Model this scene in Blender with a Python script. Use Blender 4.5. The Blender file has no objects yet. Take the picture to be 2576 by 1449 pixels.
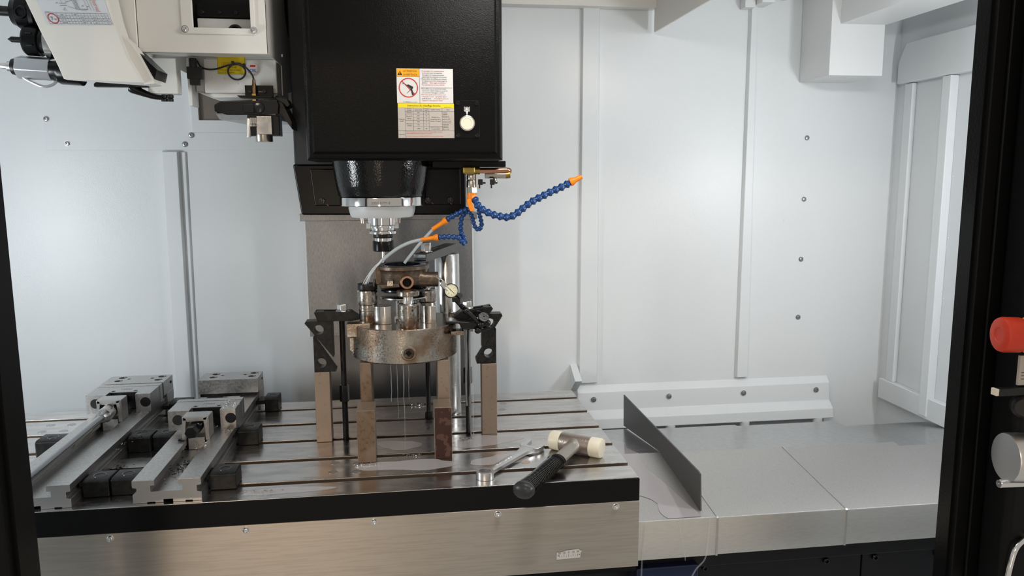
import bpy, bmesh, math, random
from mathutils import Vector, Matrix, Quaternion
random.seed(7)
scene = bpy.context.scene
S = 0.00125                      # metres per drawing unit; table top is z = 0, x along the table, y into the machine
COL = bpy.data.collections.new('machine'); scene.collection.children.link(COL)

# ------------------------------------------------------------------ camera
cam_d = bpy.data.cameras.new('camera'); cam = bpy.data.objects.new('camera', cam_d); COL.objects.link(cam)
pitch, yaw, roll = 0.1445, 0.1348, -0.0046
fw = Vector((math.sin(yaw)*math.cos(pitch), math.cos(yaw)*math.cos(pitch), -math.sin(pitch)))
rt = Vector((math.cos(yaw), -math.sin(yaw), 0)); up = rt.cross(fw)
r2 = rt*math.cos(roll)+up*math.sin(roll); u2 = -rt*math.sin(roll)+up*math.cos(roll)
cam.matrix_world = Matrix.Translation(Vector((-364.4, -1215.3, 485.4))*S) @ Matrix((r2, u2, -fw)).transposed().to_4x4()
cam_d.sensor_width = 36; cam_d.lens = 1936.8/2576*36; cam_d.clip_start = 0.02; cam_d.clip_end = 50
scene.camera = cam
# ------------------------------------------------------------------ world, lights, exposure
w = bpy.data.worlds.new('workshop'); scene.world = w; w.use_nodes = True
w.node_tree.nodes['Background'].inputs[0].default_value = (0.30, 0.28, 0.252, 1)
w.node_tree.nodes['Background'].inputs[1].default_value = 1.35
def area(name, loc, target, sx, sy, power, col):
    d = bpy.data.lights.new(name, 'AREA'); d.shape = 'RECTANGLE'; d.size = sx*S; d.size_y = sy*S; d.energy = power; d.color = col
    o = bpy.data.objects.new(name, d); COL.objects.link(o); o.location = Vector(loc)*S
    o.rotation_euler = (Vector(target)-Vector(loc)).to_track_quat('-Z', 'Y').to_euler()
    return o
area('led_bar_west', (-1490, -235, 335), (-700, 420, 300), 70, 360, 7.4, (0.93, 0.97, 1.0))
area('led_bar_east', (752, -235, 485), (0, 420, 330), 70, 190, 4.3, (0.97, 0.98, 1.0))
area('led_bar_top', (-120, -200, 868), (-330, 260, 120), 300, 50, 3.2, (1.0, 0.97, 0.93))
area('right_wall_fill', (345, -220, 810), (560, 420, 150), 240, 50, 2.4, (0.98, 0.98, 0.98))  # fill light added out of view to brighten the right wall
area('hall_lamp_high', (-1400, -3000, 1730), (-450, 100, 200), 500, 300, 24, (1.0, 0.78, 0.58))
area('hall_lamp', (-730, -3000, 30), (-450, 100, 200), 150, 900, 5, (1.0, 0.78, 0.58))
vs = scene.view_settings
vs.view_transform = 'Standard'; vs.look = 'None'; vs.gamma = 1; vs.use_curve_mapping = False; vs.exposure = 0.09

# ------------------------------------------------------------------ materials
MATS = {}
def M(name, col, metal=0.0, rough=0.5, bump=0.0, bscale=900, col2=None, cscale=60, lo=0.45, hi=0.6, rvar=0.0, coat=0.0,
      aniso=0.0, trans=0.0, emit=0.0, alpha=1.0, spec=0.5, stretch=None, tint2=None, t2scale=8, t2lo=.45, t2hi=.6, ior=1.45):
    m = bpy.data.materials.new(name); m.use_nodes = True; nt = m.node_tree; b = nt.nodes['Principled BSDF']
    L = nt.links.new
    b.inputs['Base Color'].default_value = (*col, 1); b.inputs['Metallic'].default_value = metal; b.inputs['Roughness'].default_value = rough
    b.inputs['Coat Weight'].default_value = coat; b.inputs['Coat Roughness'].default_value = 0.08
    b.inputs['Transmission Weight'].default_value = trans; b.inputs['Alpha'].default_value = alpha
    b.inputs['Specular IOR Level'].default_value = spec; b.inputs['IOR'].default_value = ior
    if aniso:
        b.inputs['Anisotropic'].default_value = aniso
        tg = nt.nodes.new('ShaderNodeTangent'); tg.direction_type = 'RADIAL'; tg.axis = 'X'; L(tg.outputs[0], b.inputs['Tangent'])
    if emit:
        b.inputs['Emission Color'].default_value = (*col, 1); b.inputs['Emission Strength'].default_value = emit
    tc = nt.nodes.new('ShaderNodeTexCoord'); src = tc.outputs['Object']
    if stretch:
        mp = nt.nodes.new('ShaderNodeMapping'); mp.inputs['Scale'].default_value = stretch; L(src, mp.inputs[0]); src = mp.outputs[0]
    def noise(sc, det=4):
        n = nt.nodes.new('ShaderNodeTexNoise'); n.inputs['Scale'].default_value = sc; n.inputs['Detail'].default_value = det; L(src, n.inputs['Vector']); return n
    last = None
    def ramp(n, a, c):
        r = nt.nodes.new('ShaderNodeMapRange'); r.inputs['From Min'].default_value = a; r.inputs['From Max'].default_value = c; L(n.outputs[0], r.inputs['Value']); return r
    if col2:
        r = ramp(noise(cscale, 6), lo, hi)
        mx = nt.nodes.new('ShaderNodeMix'); mx.data_type = 'RGBA'; mx.inputs[6].default_value = (*col, 1); mx.inputs[7].default_value = (*col2, 1)
        L(r.outputs[0], mx.inputs[0]); last = mx.outputs[2]; L(last, b.inputs['Base Color'])
    if tint2:
        r = ramp(noise(t2scale, 3), t2lo, t2hi)
        mx = nt.nodes.new('ShaderNodeMix'); mx.data_type = 'RGBA'; mx.inputs[6].default_value = (*col, 1); mx.inputs[7].default_value = (*tint2, 1)
        if last: L(last, mx.inputs[6])
        L(r.outputs[0], mx.inputs[0]); L(mx.outputs[2], b.inputs['Base Color'])
    if rvar:
        r = ramp(noise(cscale*0.7, 4), 0.35, 0.65); r.inputs['To Min'].default_value = max(0.03, rough-rvar); r.inputs['To Max'].default_value = min(1, rough+rvar)
        L(r.outputs[0], b.inputs['Roughness'])
    if bump:
        n = noise(bscale, 2); bp = nt.nodes.new('ShaderNodeBump'); bp.inputs['Strength'].default_value = min(1, bump); bp.inputs['Distance'].default_value = 0.0006
        L(n.outputs[0], bp.inputs['Height']); L(bp.outputs[0], b.inputs['Normal'])
    MATS[name] = m; return m
M('white', (0.70, 0.73, 0.745), 0, 0.33, 0.30, 420, spec=0.4)
M('white2', (0.72, 0.735, 0.735), 0, 0.38, 0.15, 500)
M('cream', (0.76, 0.745, 0.70), 0, 0.38, 0.18, 600)
M('cast_white', (0.71, 0.72, 0.70), 0, 0.4, 0.3, 300, col2=(0.5, 0.48, 0.44), cscale=130, lo=.68, hi=.74)
M('black_tex', (0.003, 0.003, 0.003), 0, 0.28, 1.0, 620, spec=0.18)
M('black_cast', (0.003, 0.003, 0.003), 0, 0.13, 1.0, 230, spec=0.5)
M('black_paint', (0.003, 0.003, 0.0034), 0, 0.25, 0.08, 300, spec=0.25)
M('black_frame', (0.0035, 0.0037, 0.004), 0, 0.42, 0.5, 700, spec=0.18)
M('grey_side', (0.050, 0.054, 0.060), 0, 0.5, 0.3, 600, spec=0.2)
M('oxide', (0.005, 0.005, 0.005), 0, 0.36, 0.2, 700, col2=(0.013, 0.012, 0.011), cscale=90, spec=0.35)
M('oxide_wet', (0.005, 0.005, 0.006), 0, 0.18, 0.2, 300, spec=0.5)
M('table', (0.64, 0.62, 0.605), 1, 0.24, 0.07, 260, col2=(0.53, 0.515, 0.505), cscale=30, lo=.40, hi=.62, rvar=0.07, stretch=(0.5, 1.6, 1))
M('slot_oil', (0.20, 0.15, 0.11), 0.7, 0.35)
M('stainless', (0.55, 0.50, 0.44), 1, 0.42, 0.06, 500, aniso=0.95, col2=(0.50, 0.45, 0.39), cscale=14, stretch=(1, 1, 20))
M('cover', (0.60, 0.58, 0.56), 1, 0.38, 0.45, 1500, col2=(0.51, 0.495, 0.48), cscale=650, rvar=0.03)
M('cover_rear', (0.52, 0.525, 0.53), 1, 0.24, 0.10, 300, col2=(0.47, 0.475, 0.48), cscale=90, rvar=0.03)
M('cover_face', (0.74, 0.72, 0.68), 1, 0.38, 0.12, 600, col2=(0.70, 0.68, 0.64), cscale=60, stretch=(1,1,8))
M('column', (0.30, 0.31, 0.325), 1, 0.34, 0.20, 500, col2=(0.25, 0.257, 0.268), cscale=260, rvar=0.015, stretch=(2.2,1,.35))
M('column_dark', (0.22, 0.22, 0.225), 1, 0.36, 0.15, 400)
M('fin', (0.13, 0.128, 0.126), 0.6, 0.45, 0.12, 500)
M('steel', (0.56, 0.55, 0.53), 1, 0.22, 0.10, 600, rvar=0.06)
M('bright', (0.72, 0.71, 0.70), 1, 0.10, 0.03, 300)
M('chrome', (0.80, 0.80, 0.80), 1, 0.12)
M('satin_chrome', (0.70, 0.70, 0.69), 1, 0.34)
M('screw_steel', (0.33, 0.33, 0.33), 1, 0.3)
M('crank_bar', (0.36, 0.36, 0.37), 1, 0.16, 0.05, 200)
M('sensor_brass', (0.20, 0.13, 0.07), 1, 0.35)
M('vise', (0.55, 0.54, 0.53), 1, 0.36, 0.12, 700, col2=(0.45, 0.44, 0.43), cscale=300, rvar=0.04)
M('vise_end', (0.46, 0.45, 0.44), 1, 0.42, 0.2, 700)
M('chuck', (0.42, 0.385, 0.34), 1, 0.32, 0.45, 240, col2=(0.12, 0.085, 0.06), cscale=420, lo=.60, hi=.70, tint2=(0.26, 0.185, 0.13), t2scale=16, rvar=0.1)
M('chuck_top', (0.44, 0.36, 0.30), 1, 0.20, 0.10, 150)
M('riser', (0.40, 0.365, 0.325), 1, 0.24, 0.4, 240, col2=(0.12, 0.085, 0.06), cscale=190, lo=.55, hi=.7, tint2=(0.20, 0.13, 0.09), t2scale=22, rvar=0.08)
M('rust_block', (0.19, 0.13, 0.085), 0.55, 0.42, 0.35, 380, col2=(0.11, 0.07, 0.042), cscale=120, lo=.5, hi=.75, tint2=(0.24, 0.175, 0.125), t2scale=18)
M('tan_block', (0.30, 0.235, 0.185), 0.6, 0.38, 0.3, 380, col2=(0.17, 0.12, 0.085), cscale=110, lo=.6, hi=.8)
M('maroon_reflection', (0.045, 0.016, 0.012), 0.1, 0.34, 0.2, 300, col2=(0.10, 0.05, 0.035), cscale=40, lo=.56, hi=.58)  # dark brown reflection on a steel block end, put into the colour
M('casting', (0.115, 0.085, 0.062), 0.7, 0.36, 0.6, 220, col2=(0.20, 0.165, 0.125), cscale=120, lo=.5, hi=.75)
M('casting_dark', (0.008, 0.009, 0.013), 0, 0.16, 0.3, 200)
M('copper', (0.55, 0.28, 0.18), 1, 0.22)
M('rim_copper', (0.42, 0.24, 0.16), 1, 0.3)
M('brass', (0.36, 0.25, 0.07), 1, 0.36, 0.3, 400)
M('nickel', (0.50, 0.46, 0.40), 1, 0.22)
M('blue', (0.010, 0.055, 0.20), 0, 0.22, coat=0.2)
M('orange', (0.85, 0.24, 0.008), 0, 0.32)
M('ivory', (0.80, 0.75, 0.60), 0, 0.38)
M('hammer_metal', (0.36, 0.30, 0.26), 0.75, 0.35, 0.8, 330)
M('hammer_shaft', (0.36, 0.335, 0.295), 0.6, 0.42, 0.1, 400)
M('rubber', (0.004, 0.004, 0.004), 0, 0.25, 0.3, 200, spec=0.35)
M('rubber_cap', (0.028, 0.03, 0.032), 0, 0.35)
M('nylon', (0.70, 0.74, 0.76), 0, 0.4, trans=0.15)
M('white_label', (0.64, 0.63, 0.62), 0, 0.35)
M('grey_label', (0.46, 0.42, 0.38), 0, 0.35)
M('blue_label', (0.66, 0.69, 0.73), 0, 0.35)
M('yellow_label', (0.80, 0.62, 0.005), 0, 0.4)
M('orange_label', (0.85, 0.36, 0.005), 0, 0.4)
M('ink', (0.012, 0.012, 0.014), 0, 0.5)
M('ink_grey', (0.10, 0.10, 0.10), 0, 0.5)
M('ink_red', (0.50, 0.02, 0.02), 0, 0.5)
M('ink_blue', (0.01, 0.09, 0.42), 0, 0.5)
M('ink_pink', (0.55, 0.06, 0.12), 0, 0.5)
M('ink_white', (0.75, 0.75, 0.72), 0, 0.5)
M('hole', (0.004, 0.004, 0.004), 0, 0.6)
M('button', (0.80, 0.70, 0.56), 0, 0.35)
M('dial', (0.78, 0.76, 0.55), 0, 0.35)
M('red_plastic', (0.62, 0.045, 0.016), 0, 0.42)
M('yellow_plastic', (0.80, 0.46, 0.01), 0, 0.4)
M('cable', (0.012, 0.012, 0.012), 0, 0.5)
M('black_plastic', (0.010, 0.010, 0.010), 0, 0.4)
M('silver', (0.55, 0.57, 0.59), 0.9, 0.38)
M('recess', (0.22, 0.19, 0.165), 0.9, 0.35)
M('brown_side', (0.44, 0.36, 0.29), 0, 0.45, 0.2, 600)
M('tan_plug', (0.55, 0.42, 0.34), 0.6, 0.45)
M('grey_plug', (0.42, 0.40, 0.39), 0.9, 0.30)
M('jet', (0.66, 0.73, 0.77), 0, 0.2, trans=0.4, alpha=0.72)
M('mist', (0.85, 0.90, 0.93), 0, 0.5, alpha=0.42)
M('drip', (0.80, 0.86, 0.90), 0, 0.2, trans=0.5, alpha=0.22)
M('puddle', (0.40, 0.375, 0.385), 0, 0.10, 0.06, 40, alpha=0.94, coat=0.4)
M('film', (0.60, 0.57, 0.58), 0, 0.06, 0.03, 30, alpha=0.50, coat=0.5)
M('swarf', (0.50, 0.48, 0.46), 1, 0.25)
M('swarf_dark', (0.05, 0.05, 0.05), 0.8, 0.25)
M('bed', (0.010, 0.0105, 0.012), 0, 0.38, 0.2, 400, spec=0.25)
M('pool', (0.01, 0.016, 0.05), 0, 0.12)
M('lamp_glass', (0.9, 0.93, 1.0), 0, 0.4)

# ------------------------------------------------------------------ builders
ORG = {}
def V(*a): return Vector(a)
class MB:
    def __init__(s): s.v = []; s.f = []
    def add(s, vs, fs):
        n = len(s.v); s.v += [tuple(p) for p in vs]; s.f += [tuple(i+n for i in f) for f in fs]; return s
    def box(s, x0, x1, y0, y1, z0, z1):
        return s.add([(x0,y0,z0),(x1,y0,z0),(x1,y1,z0),(x0,y1,z0),(x0,y0,z1),(x1,y0,z1),(x1,y1,z1),(x0,y1,z1)],
                     [(0,3,2,1),(4,5,6,7),(0,1,5,4),(1,2,6,5),(2,3,7,6),(3,0,4,7)])
    def prism(s, poly, ax, a, b):
        def mk(p, t): return (t,p[0],p[1]) if ax=='x' else (p[0],t,p[1]) if ax=='y' else (p[0],p[1],t)
        n = len(poly)
        return s.add([mk(p,a) for p in poly]+[mk(p,b) for p in poly], [tuple(range(n)), tuple(range(2*n-1,n-1,-1))]+[(i,(i+1)%n,(i+1)%n+n,i+n) for i in range(n)])
    def loft(s, rings, caps=True):
        n = len(rings[0]); vs = [p for r in rings for p in r]; fs = []
        for k in range(len(rings)-1):
            for i in range(n): fs.append((k*n+i, k*n+(i+1)%n, (k+1)*n+(i+1)%n, (k+1)*n+i))
        if caps: fs += [tuple(range(n)), tuple(range((len(rings)-1)*n, len(rings)*n))]
        return s.add(vs, fs)
    def lathe(s, prof, o=(0,0,0), ax=(0,0,1), n=32, ring=False):
        ax = Vector(ax).normalized(); o = Vector(o); q = Vector((0,0,1)).rotation_difference(ax)
        rings = []
        for r, h in prof:
            rings.append([o+q@Vector((r*math.cos(2*math.pi*i/n), r*math.sin(2*math.pi*i/n), h)) for i in range(n)])
        if ring: return s.loft(rings+[rings[0]], False)
        return s.loft(rings)
    def cyl(s, p0, p1, r0, r1=None, n=24):
        p0 = Vector(p0); p1 = Vector(p1); r1 = r0 if r1 is None else r1; L = (p1-p0).length
        return s.lathe([(r0,0),(r1,L)], p0, p1-p0, n)
    def hexa(s, p0, p1, r, rot=0.0):
        p0 = Vector(p0); p1 = Vector(p1); ax = (p1-p0).normalized(); q = Vector((0,0,1)).rotation_difference(ax); L = (p1-p0).length
        rr = [[p0+q@Vector((k*r*math.cos(rot+i*math.pi/3), k*r*math.sin(rot+i*math.pi/3), h)) for i in range(6)] for k, h in ((1,0),(1,L*.92),(.93,L))]
        return s.loft(rr)
    def tube(s, pts, r, n=10):
        pts = [Vector(p) for p in pts]; rr = r if isinstance(r, (list, tuple)) else [r]*len(pts); rings = []; up0 = None
        for i, p in enumerate(pts):
            t = (pts[min(i+1,len(pts)-1)]-pts[max(i-1,0)]).normalized()
            if up0 is None: up0 = t.orthogonal().normalized()
            a = (up0-t*up0.dot(t)).normalized(); b = t.cross(a); up0 = a
            rings.append([p+(a*math.cos(2*math.pi*k/n)+b*math.sin(2*math.pi*k/n))*rr[i] for k in range(n)])
        return s.loft(rings)
    def ball(s, c, r, n=16, sq=(1,1,1)):
        c = Vector(c); rings = []
        for k in range(1, n//2):
            a = math.pi*k/(n//2); rings.append([c+Vector((r*sq[0]*math.sin(a)*math.cos(2*math.pi*i/n), r*sq[1]*math.sin(a)*math.sin(2*math.pi*i/n), -r*sq[2]*math.cos(a))) for i in range(n)])
        m = len(s.v); s.loft(rings, False); k = len(s.v); s.v += [tuple(c-V(0,0,r*sq[2])), tuple(c+V(0,0,r*sq[2]))]
        for i in range(n): s.f.append((k, m+(i+1)%n, m+i)); s.f.append((k+1, k-n+i, k-n+(i+1)%n))
        return s
    def plate(s, outer, holes, ax, a, b):
        cu = bpy.data.curves.new('t', 'CURVE'); cu.dimensions = '2D'; cu.fill_mode = 'BOTH'; cu.extrude = abs(b-a)/2
        for poly in [outer]+holes:
            sp = cu.splines.new('POLY'); sp.points.add(len(poly)-1); sp.use_cyclic_u = True
            for k, p in enumerate(poly): sp.points[k].co = (p[0], p[1], 0, 1)
        return s._curve(cu, lambda c: ((a+b)/2+c.z,c.x,c.y) if ax=='x' else (c.x,(a+b)/2+c.z,c.y) if ax=='y' else (c.x,c.y,(a+b)/2+c.z))
    def _curve(s, cu, fn):
        o = bpy.data.objects.new('t', cu); me = bpy.data.meshes.new_from_object(o)
        s.add([fn(v.co) for v in me.vertices], [tuple(p.vertices) for p in me.polygons])
        bpy.data.objects.remove(o); bpy.data.curves.remove(cu); bpy.data.meshes.remove(me); return s
    def text(s, t, size, o, u=(1,0,0), v=(0,0,1), align='LEFT', ext=0.0, fn=None, sx=1.0):
        cu = bpy.data.curves.new('t', 'FONT'); cu.body = t; cu.size = size; cu.align_x = align; cu.extrude = ext; cu.resolution_u = 2
        o = Vector(o); u = Vector(u); v = Vector(v); n = u.cross(v)
        return s._curve(cu, fn or (lambda c: o+u*c.x*sx+v*c.y+n*c.z))
    def strip(s, pts, o, u, v):       # a flat quad polygon of print on a plane
        o = Vector(o); u = Vector(u); v = Vector(v)
        return s.add([o+u*p[0]+v*p[1] for p in pts], [tuple(range(len(pts)))])
    def xform(s, mat): s.v = [tuple(mat@Vector(p)) for p in s.v]; return s
    def build(s, name, mat, parent=None, bevel=0.0, ang=32, at=None, seg=2, kind=None, weld=True):
        org = ORG[parent.name] if parent else Vector(at if at else (0,0,0))
        me = bpy.data.meshes.new(name); me.from_pydata([tuple((Vector(p)-org)*S) for p in s.v], [], s.f)
        bm = bmesh.new(); bm.from_mesh(me)
        if weld: bmesh.ops.remove_doubles(bm, verts=bm.verts, dist=1e-6)
        bmesh.ops.recalc_face_normals(bm, faces=bm.faces); bm.to_mesh(me); bm.free()
        me.polygons.foreach_set('use_smooth', [True]*len(me.polygons)); me.set_sharp_from_angle(angle=math.radians(ang))
        me.materials.append(MATS[mat])
        o = bpy.data.objects.new(name, me); COL.objects.link(o); ORG[o.name] = org
        if parent: o.parent = parent
        else: o.location = org*S
        if bevel:
            b = o.modifiers.new('bevel', 'BEVEL'); b.width = bevel*S; b.segments = seg; b.limit_method = 'ANGLE'; b.angle_limit = math.radians(40); b.harden_normals = True
        if kind: o['kind'] = kind
        return o
def thing(name, label, cat, at, group=None):
    o = bpy.data.objects.new(name, None); COL.objects.link(o); o.location = Vector(at)*S; o.empty_display_size = 0.02; ORG[o.name] = Vector(at)
    o['label'] = label; o['category'] = cat
    if group: o['group'] = group
    return o
def tag(o, label, cat, group=None):
    o['label'] = label; o['category'] = cat
    if group: o['group'] = group
    return o
class Proto:
    """a small part built once about its own origin (along +z) and then placed many times, sharing its mesh"""
    def __init__(s, mb, name, mat, bevel=0, ang=32): s.mb, s.name, s.mat, s.bevel, s.ang, s.src = mb, name, mat, bevel, ang, None
    def put(s, parent, pos, d=(0,0,1), roll=0.0, scale=1.0):
        if s.src is None:
            o = s.mb.build(s.name, s.mat, None, s.bevel, s.ang); s.src = o
        else:
            o = s.src.copy(); COL.objects.link(o)
        o.parent = parent; o.location = (Vector(pos)-ORG[parent.name])*S
        o.rotation_mode = 'QUATERNION'; o.rotation_quaternion = Vector((0,0,1)).rotation_difference(Vector(d).normalized()) @ Quaternion((0,0,1), roll)
        o.scale = (scale,)*3; ORG[o.name] = Vector(pos)
        return o
def copy_tree(o, parent=None):
    c = o.copy(); COL.objects.link(c); ORG[c.name] = ORG[o.name].copy(); c.parent = parent
    for ch in o.children: copy_tree(ch, c)
    return c
def circ(cx, cy, r, n=24, a0=0): return [(cx+r*math.cos(a0+2*math.pi*i/n), cy+r*math.sin(a0+2*math.pi*i/n)) for i in range(n)]
def rect(x0, x1, y0, y1): return [(x0,y0),(x1,y0),(x1,y1),(x0,y1)]
def smooth_path(pts, n=8):
    pts = [Vector(p) for p in pts]; out = []
    for i in range(len(pts)-1):
        p0, p1, p2, p3 = pts[max(i-1,0)], pts[i], pts[i+1], pts[min(i+2,len(pts)-1)]
        for k in range(n):
            t = k/n; out.append(0.5*((2*p1)+(p2-p0)*t+(2*p0-5*p1+4*p2-p3)*t*t+(3*p1-p0-3*p2+p3)*t**3))
    return out+[pts[-1]]
# a button-head socket screw and a socket cap screw, both pointing along +z
def screw_mb(r=6.0, h=3.2):
    return MB().lathe([(r*1.25,0),(r*1.25,.7),(r,.7),(r*.98,h*.5),(r*.8,h*.9),(r*.5,h),(r*.42,h),(r*.40,h*.35),(r*.02,h*.3)], n=20)
P_screw = Proto(screw_mb(5.2, 3.6), 'screw', 'screw_steel')
P_bigscrew = Proto(screw_mb(4.6, 4.2), 'screw', 'chrome')
P_blackbolt = Proto(MB().lathe([(6,0),(6,5),(5.4,5.6),(3.2,5.6),(3.0,2.5),(.02,2.4)], n=18), 'bolt', 'black_cast')

# ================================================================== THE ENCLOSURE (setting)
YW = 620
wall_b = MB().box(-1700, 880, YW, YW+20, -330, 905).build('wall_back', 'white'); wall_b['kind'] = 'structure'
def rib(x0a, x1a, z1, x0b, x1b, z0, h=9):
    # a folded sheet seam: its face stands proud of the wall
    mb = MB(); t = 4
    mb.add([(x0a-t,YW,z1),(x1a+t,YW,z1),(x1b+t,YW,z0),(x0b-t,YW,z0),(x0a,YW-h,z1-2),(x1a,YW-h,z1-2),(x1b,YW-h,z0+2),(x0b,YW-h,z0+2)],
           [(0,1,2,3),(4,7,6,5),(0,4,5,1),(1,5,6,2),(2,6,7,3),(3,7,4,0)])
    return mb.build('rib', 'white', wall_b, bevel=1.5)
rib(-899, -867, 544, -908, -873, -330, 16)
rib(-864, -853, 543, -871, -862, -330, 5)
rib(54, 92, 900, 52, 96, -29, 10)
rib(466, 480, 888, 464, 492, -30, 12)
P_weld = Proto(MB().ball((0,0,0), 2.2, 8, (1,1,.5)), 'weld_dot', 'white')
for z in (800, 690, 560, 424, 300, 170, 60): P_weld.put(wall_b, (50.5, YW, z), (0,-1,0))
for z in (500, 390, 275, 165, 60): P_weld.put(wall_b, (-851-(544-z)*0.012, YW, z), (0,-1,0))
MB().box(-1145, -600, YW-3, YW, 546, 900).build('access_panel', 'white', wall_b, bevel=.8)
for x, z in ((-1137,613),(-1098,560),(-837,579),(-852,559)): P_screw.put(wall_b, (x, YW-3, z), (0,-1,0))
fr = MB().plate(rect(-832,-560,584,900), [rect(-816,-580,611,880)], 'y', YW-16, YW-3).build('opening_frame', 'white', wall_b, bevel=1)
MB().box(-818, -575, YW-5, YW-3.2, 609, 885).build('recess_sheet', 'recess', wall_b)
for z in (576, 424, 272, 122): P_screw.put(wall_b, (628, YW, z), (0,-1,0))
P_weld.put(wall_b, (577, YW, 373), (0,-1,0))
# coved ledge along the foot of the wall, with its nozzles
led = MB().prism([(YW,-34),(YW-16,-50),(YW-20,-96),(YW-40,-112),(YW-44,-137),(YW,-142)], 'x', 46, 716).build('coved_ledge', 'white', wall_b, bevel=2)
for x in (86, 281, 479, 677): P_screw.put(wall_b, (x, YW-20.5, -67), (0,-1,0.1))
for x in (281, 478, 676):
    n = MB().cyl((x,YW-34,-137), (x,YW-34,-151), 13, 12).build('flush_nozzle', 'white2', wall_b)
    MB().cyl((x,YW-34,-151), (x,YW-34,-155), 11).build('nozzle_tip', 'orange', n)
MB().prism([(YW-60,-8),(YW,-50),(YW,20)], 'x', 30, 47).build('end_gusset', 'white', wall_b)
# side wall with folded posts and rails
wall_r = MB().box(864, 884, -240, YW, -330, 905).build('wall_right', 'white'); wall_r['kind'] = 'structure'
MB().box(846, 864, 250, YW-26, -92, -40).build('foot_rail', 'white', wall_r, bevel=2)
MB().prism([(YW-28,705),(YW-28,755),(YW-55,800),(-200,800),(-200,705)], 'x', 842, 864).build('head_rail', 'white', wall_r, bevel=2)
MB().box(852, 864, 545, 575, -40, 704).build('post', 'white', wall_r, bevel=2)
MB().box(843, 864, 400, 428, -86, 704).build('post', 'white', wall_r, bevel=2)
for z in (620, 480, 340, 200, 60): P_weld.put(wall_r, (864, 398, z), (-1,0,0))
wall_l = MB().box(-1720, -1700, -260, YW, -330, 905).build('wall_left', 'white'); wall_l['kind'] = 'structure'
ceil_ = MB().box(-1720, 884, 300, YW+20, 905, 925).box(-1720, -980, -260, 300, 905, 925).box(-150, 884, -260, 300, 905, 925).build('ceiling', 'white2'); ceil_['kind'] = 'structure'
MB().box(-190, 224, YW-34, YW-2, 871, 905).build('roof_beam', 'cream', ceil_, bevel=1)
MB().box(221.3, 226, -250, 600, 818, 905).build('roof_rail', 'cream', ceil_, bevel=1)
MB().box(468, 500, 560, YW-1, 884, 905).build('corner_block', 'white2', ceil_, bevel=1)
MB().box(600, 732, 483.5, YW-1, 710, 905).build('roof_box', 'white2', ceil_, bevel=1.5)
MB().box(622, 735, -250, 484, 824, 905).build('roof_rail', 'white2', ceil_, bevel=1)
MB().box(440, 466, 590, YW-1, 878, 905).build('roof_lug', 'white2', ceil_, bevel=1)
MB().cyl((540,600,899), (540,600,905), 6).build('roof_bolt', 'satin_chrome', ceil_)
wall_f = MB().plate([(-1720,-330),(884,-330),(884,925),(-1720,925)], [rect(-870,410,-260,800)], 'y', -285, -265).build('wall_front', 'white'); wall_f['kind'] = 'structure'
floor_ = MB().box(-1720, 884, -300, YW, -345, -330).build('floor', 'white2'); floor_['kind'] = 'structure'

# door jambs and the operator pendant beside the door
jl = MB().box(-860, -813, -345, -286, -330, 900).build('trim_1', 'black_frame', bevel=3); jl['kind'] = 'structure'
MB().box(-813, -808, -330, -286, -330, 900).build('seal_strip', 'black_frame', jl)
jr = MB().box(363, 381, -318, -286, -330, 900).build('trim_2', 'black_frame', bevel=1.5); jr['kind'] = 'structure'
MB().box(359.5, 363, -310, -286, -330, 900).build('seal_strip', 'rubber', jr)
MB().box(381, 425, -322, -286, -330, 900).build('jamb_face', 'black_frame', jr, bevel=2)
pend = thing('control_pendant', 'black operator pendant housing beside the door jamb, red emergency stop on it', 'control panel', (440, -360, -80))
MB().box(392, 640, -372, -324, -80, 900).build('housing', 'black_frame', pend, bevel=9, seg=4)
ax = Vector((-0.985, 0.16, 0.02)).normalized()
def knob_pts(c, h): return Vector(c)+ax*h
es = thing('emergency_stop', 'red mushroom emergency stop button with a yellow collar', 'button', (402, -372, 291))
c0 = Vector((393, -388, 290))
MB().lathe([(17,0),(17,16),(20,17),(21.5,21),(21.8,40),(20.5,43.5),(16,45.5),(9,45.2),(8.2,44.4),(.02,44.2)], c0, ax, 36).build('cap', 'red_plastic', es)
MB().lathe([(23,-14),(23,2),(20,6),(14,7)], c0+ax*8, ax, 32).build('collar', 'yellow_plastic', es)
kp = thing('selector_panel', 'grey legend plate with dark window on the pendant below the red stop', 'label plate', (400,-374,235))
MB().box(385, 440, -377, -373, 224, 262).build('plate', 'grey_label', kp, bevel=.5)
MB().box(392, 440, -378, -376.8, 244, 258).build('window', 'ink', kp)
pt = MB()
for k, z in enumerate((240, 236, 232)): pt.strip([(388,z),(400,z),(400,z+.8),(388,z+.8)], (0,-377.3,0), (1,0,0), (0,0,1))
pt.build('print', 'ink', kp)
lv = thing('lever_switch', 'black lever with a pale tip sticking out of the pendant', 'switch', (400,-376,218))
MB().box(356, 420, -382, -372, 212, 222).build('lever', 'black_plastic', lv, bevel=2)
MB().box(352, 356, -382, -372, 213, 222).build('tip', 'ivory', lv, bevel=1)
MB().lathe([(16,0),(15,8),(11,12)], (398,-374,197), (-.5,-.8,0), 24).build('hub', 'black_plastic', lv)
hw = thing('handwheel', 'chrome round handwheel hub with a small side pin on the pendant', 'handwheel', (400,-376,133))
MB().lathe([(31,0),(31,22),(30,24),(.02,24.4)], (396,-386,133), ax, 48).build('rim', 'satin_chrome', hw)
MB().lathe([(5.5,0),(5.5,30),(4.8,31),(2.2,31),(2,27),(.02,27)], (396,-384,99), (-1,.02,.02), 20).build('pin', 'chrome', hw)
gh = thing('grab_handle', 'bent chrome grab rail low on the pendant', 'handle', (400,-376,-40))
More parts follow.
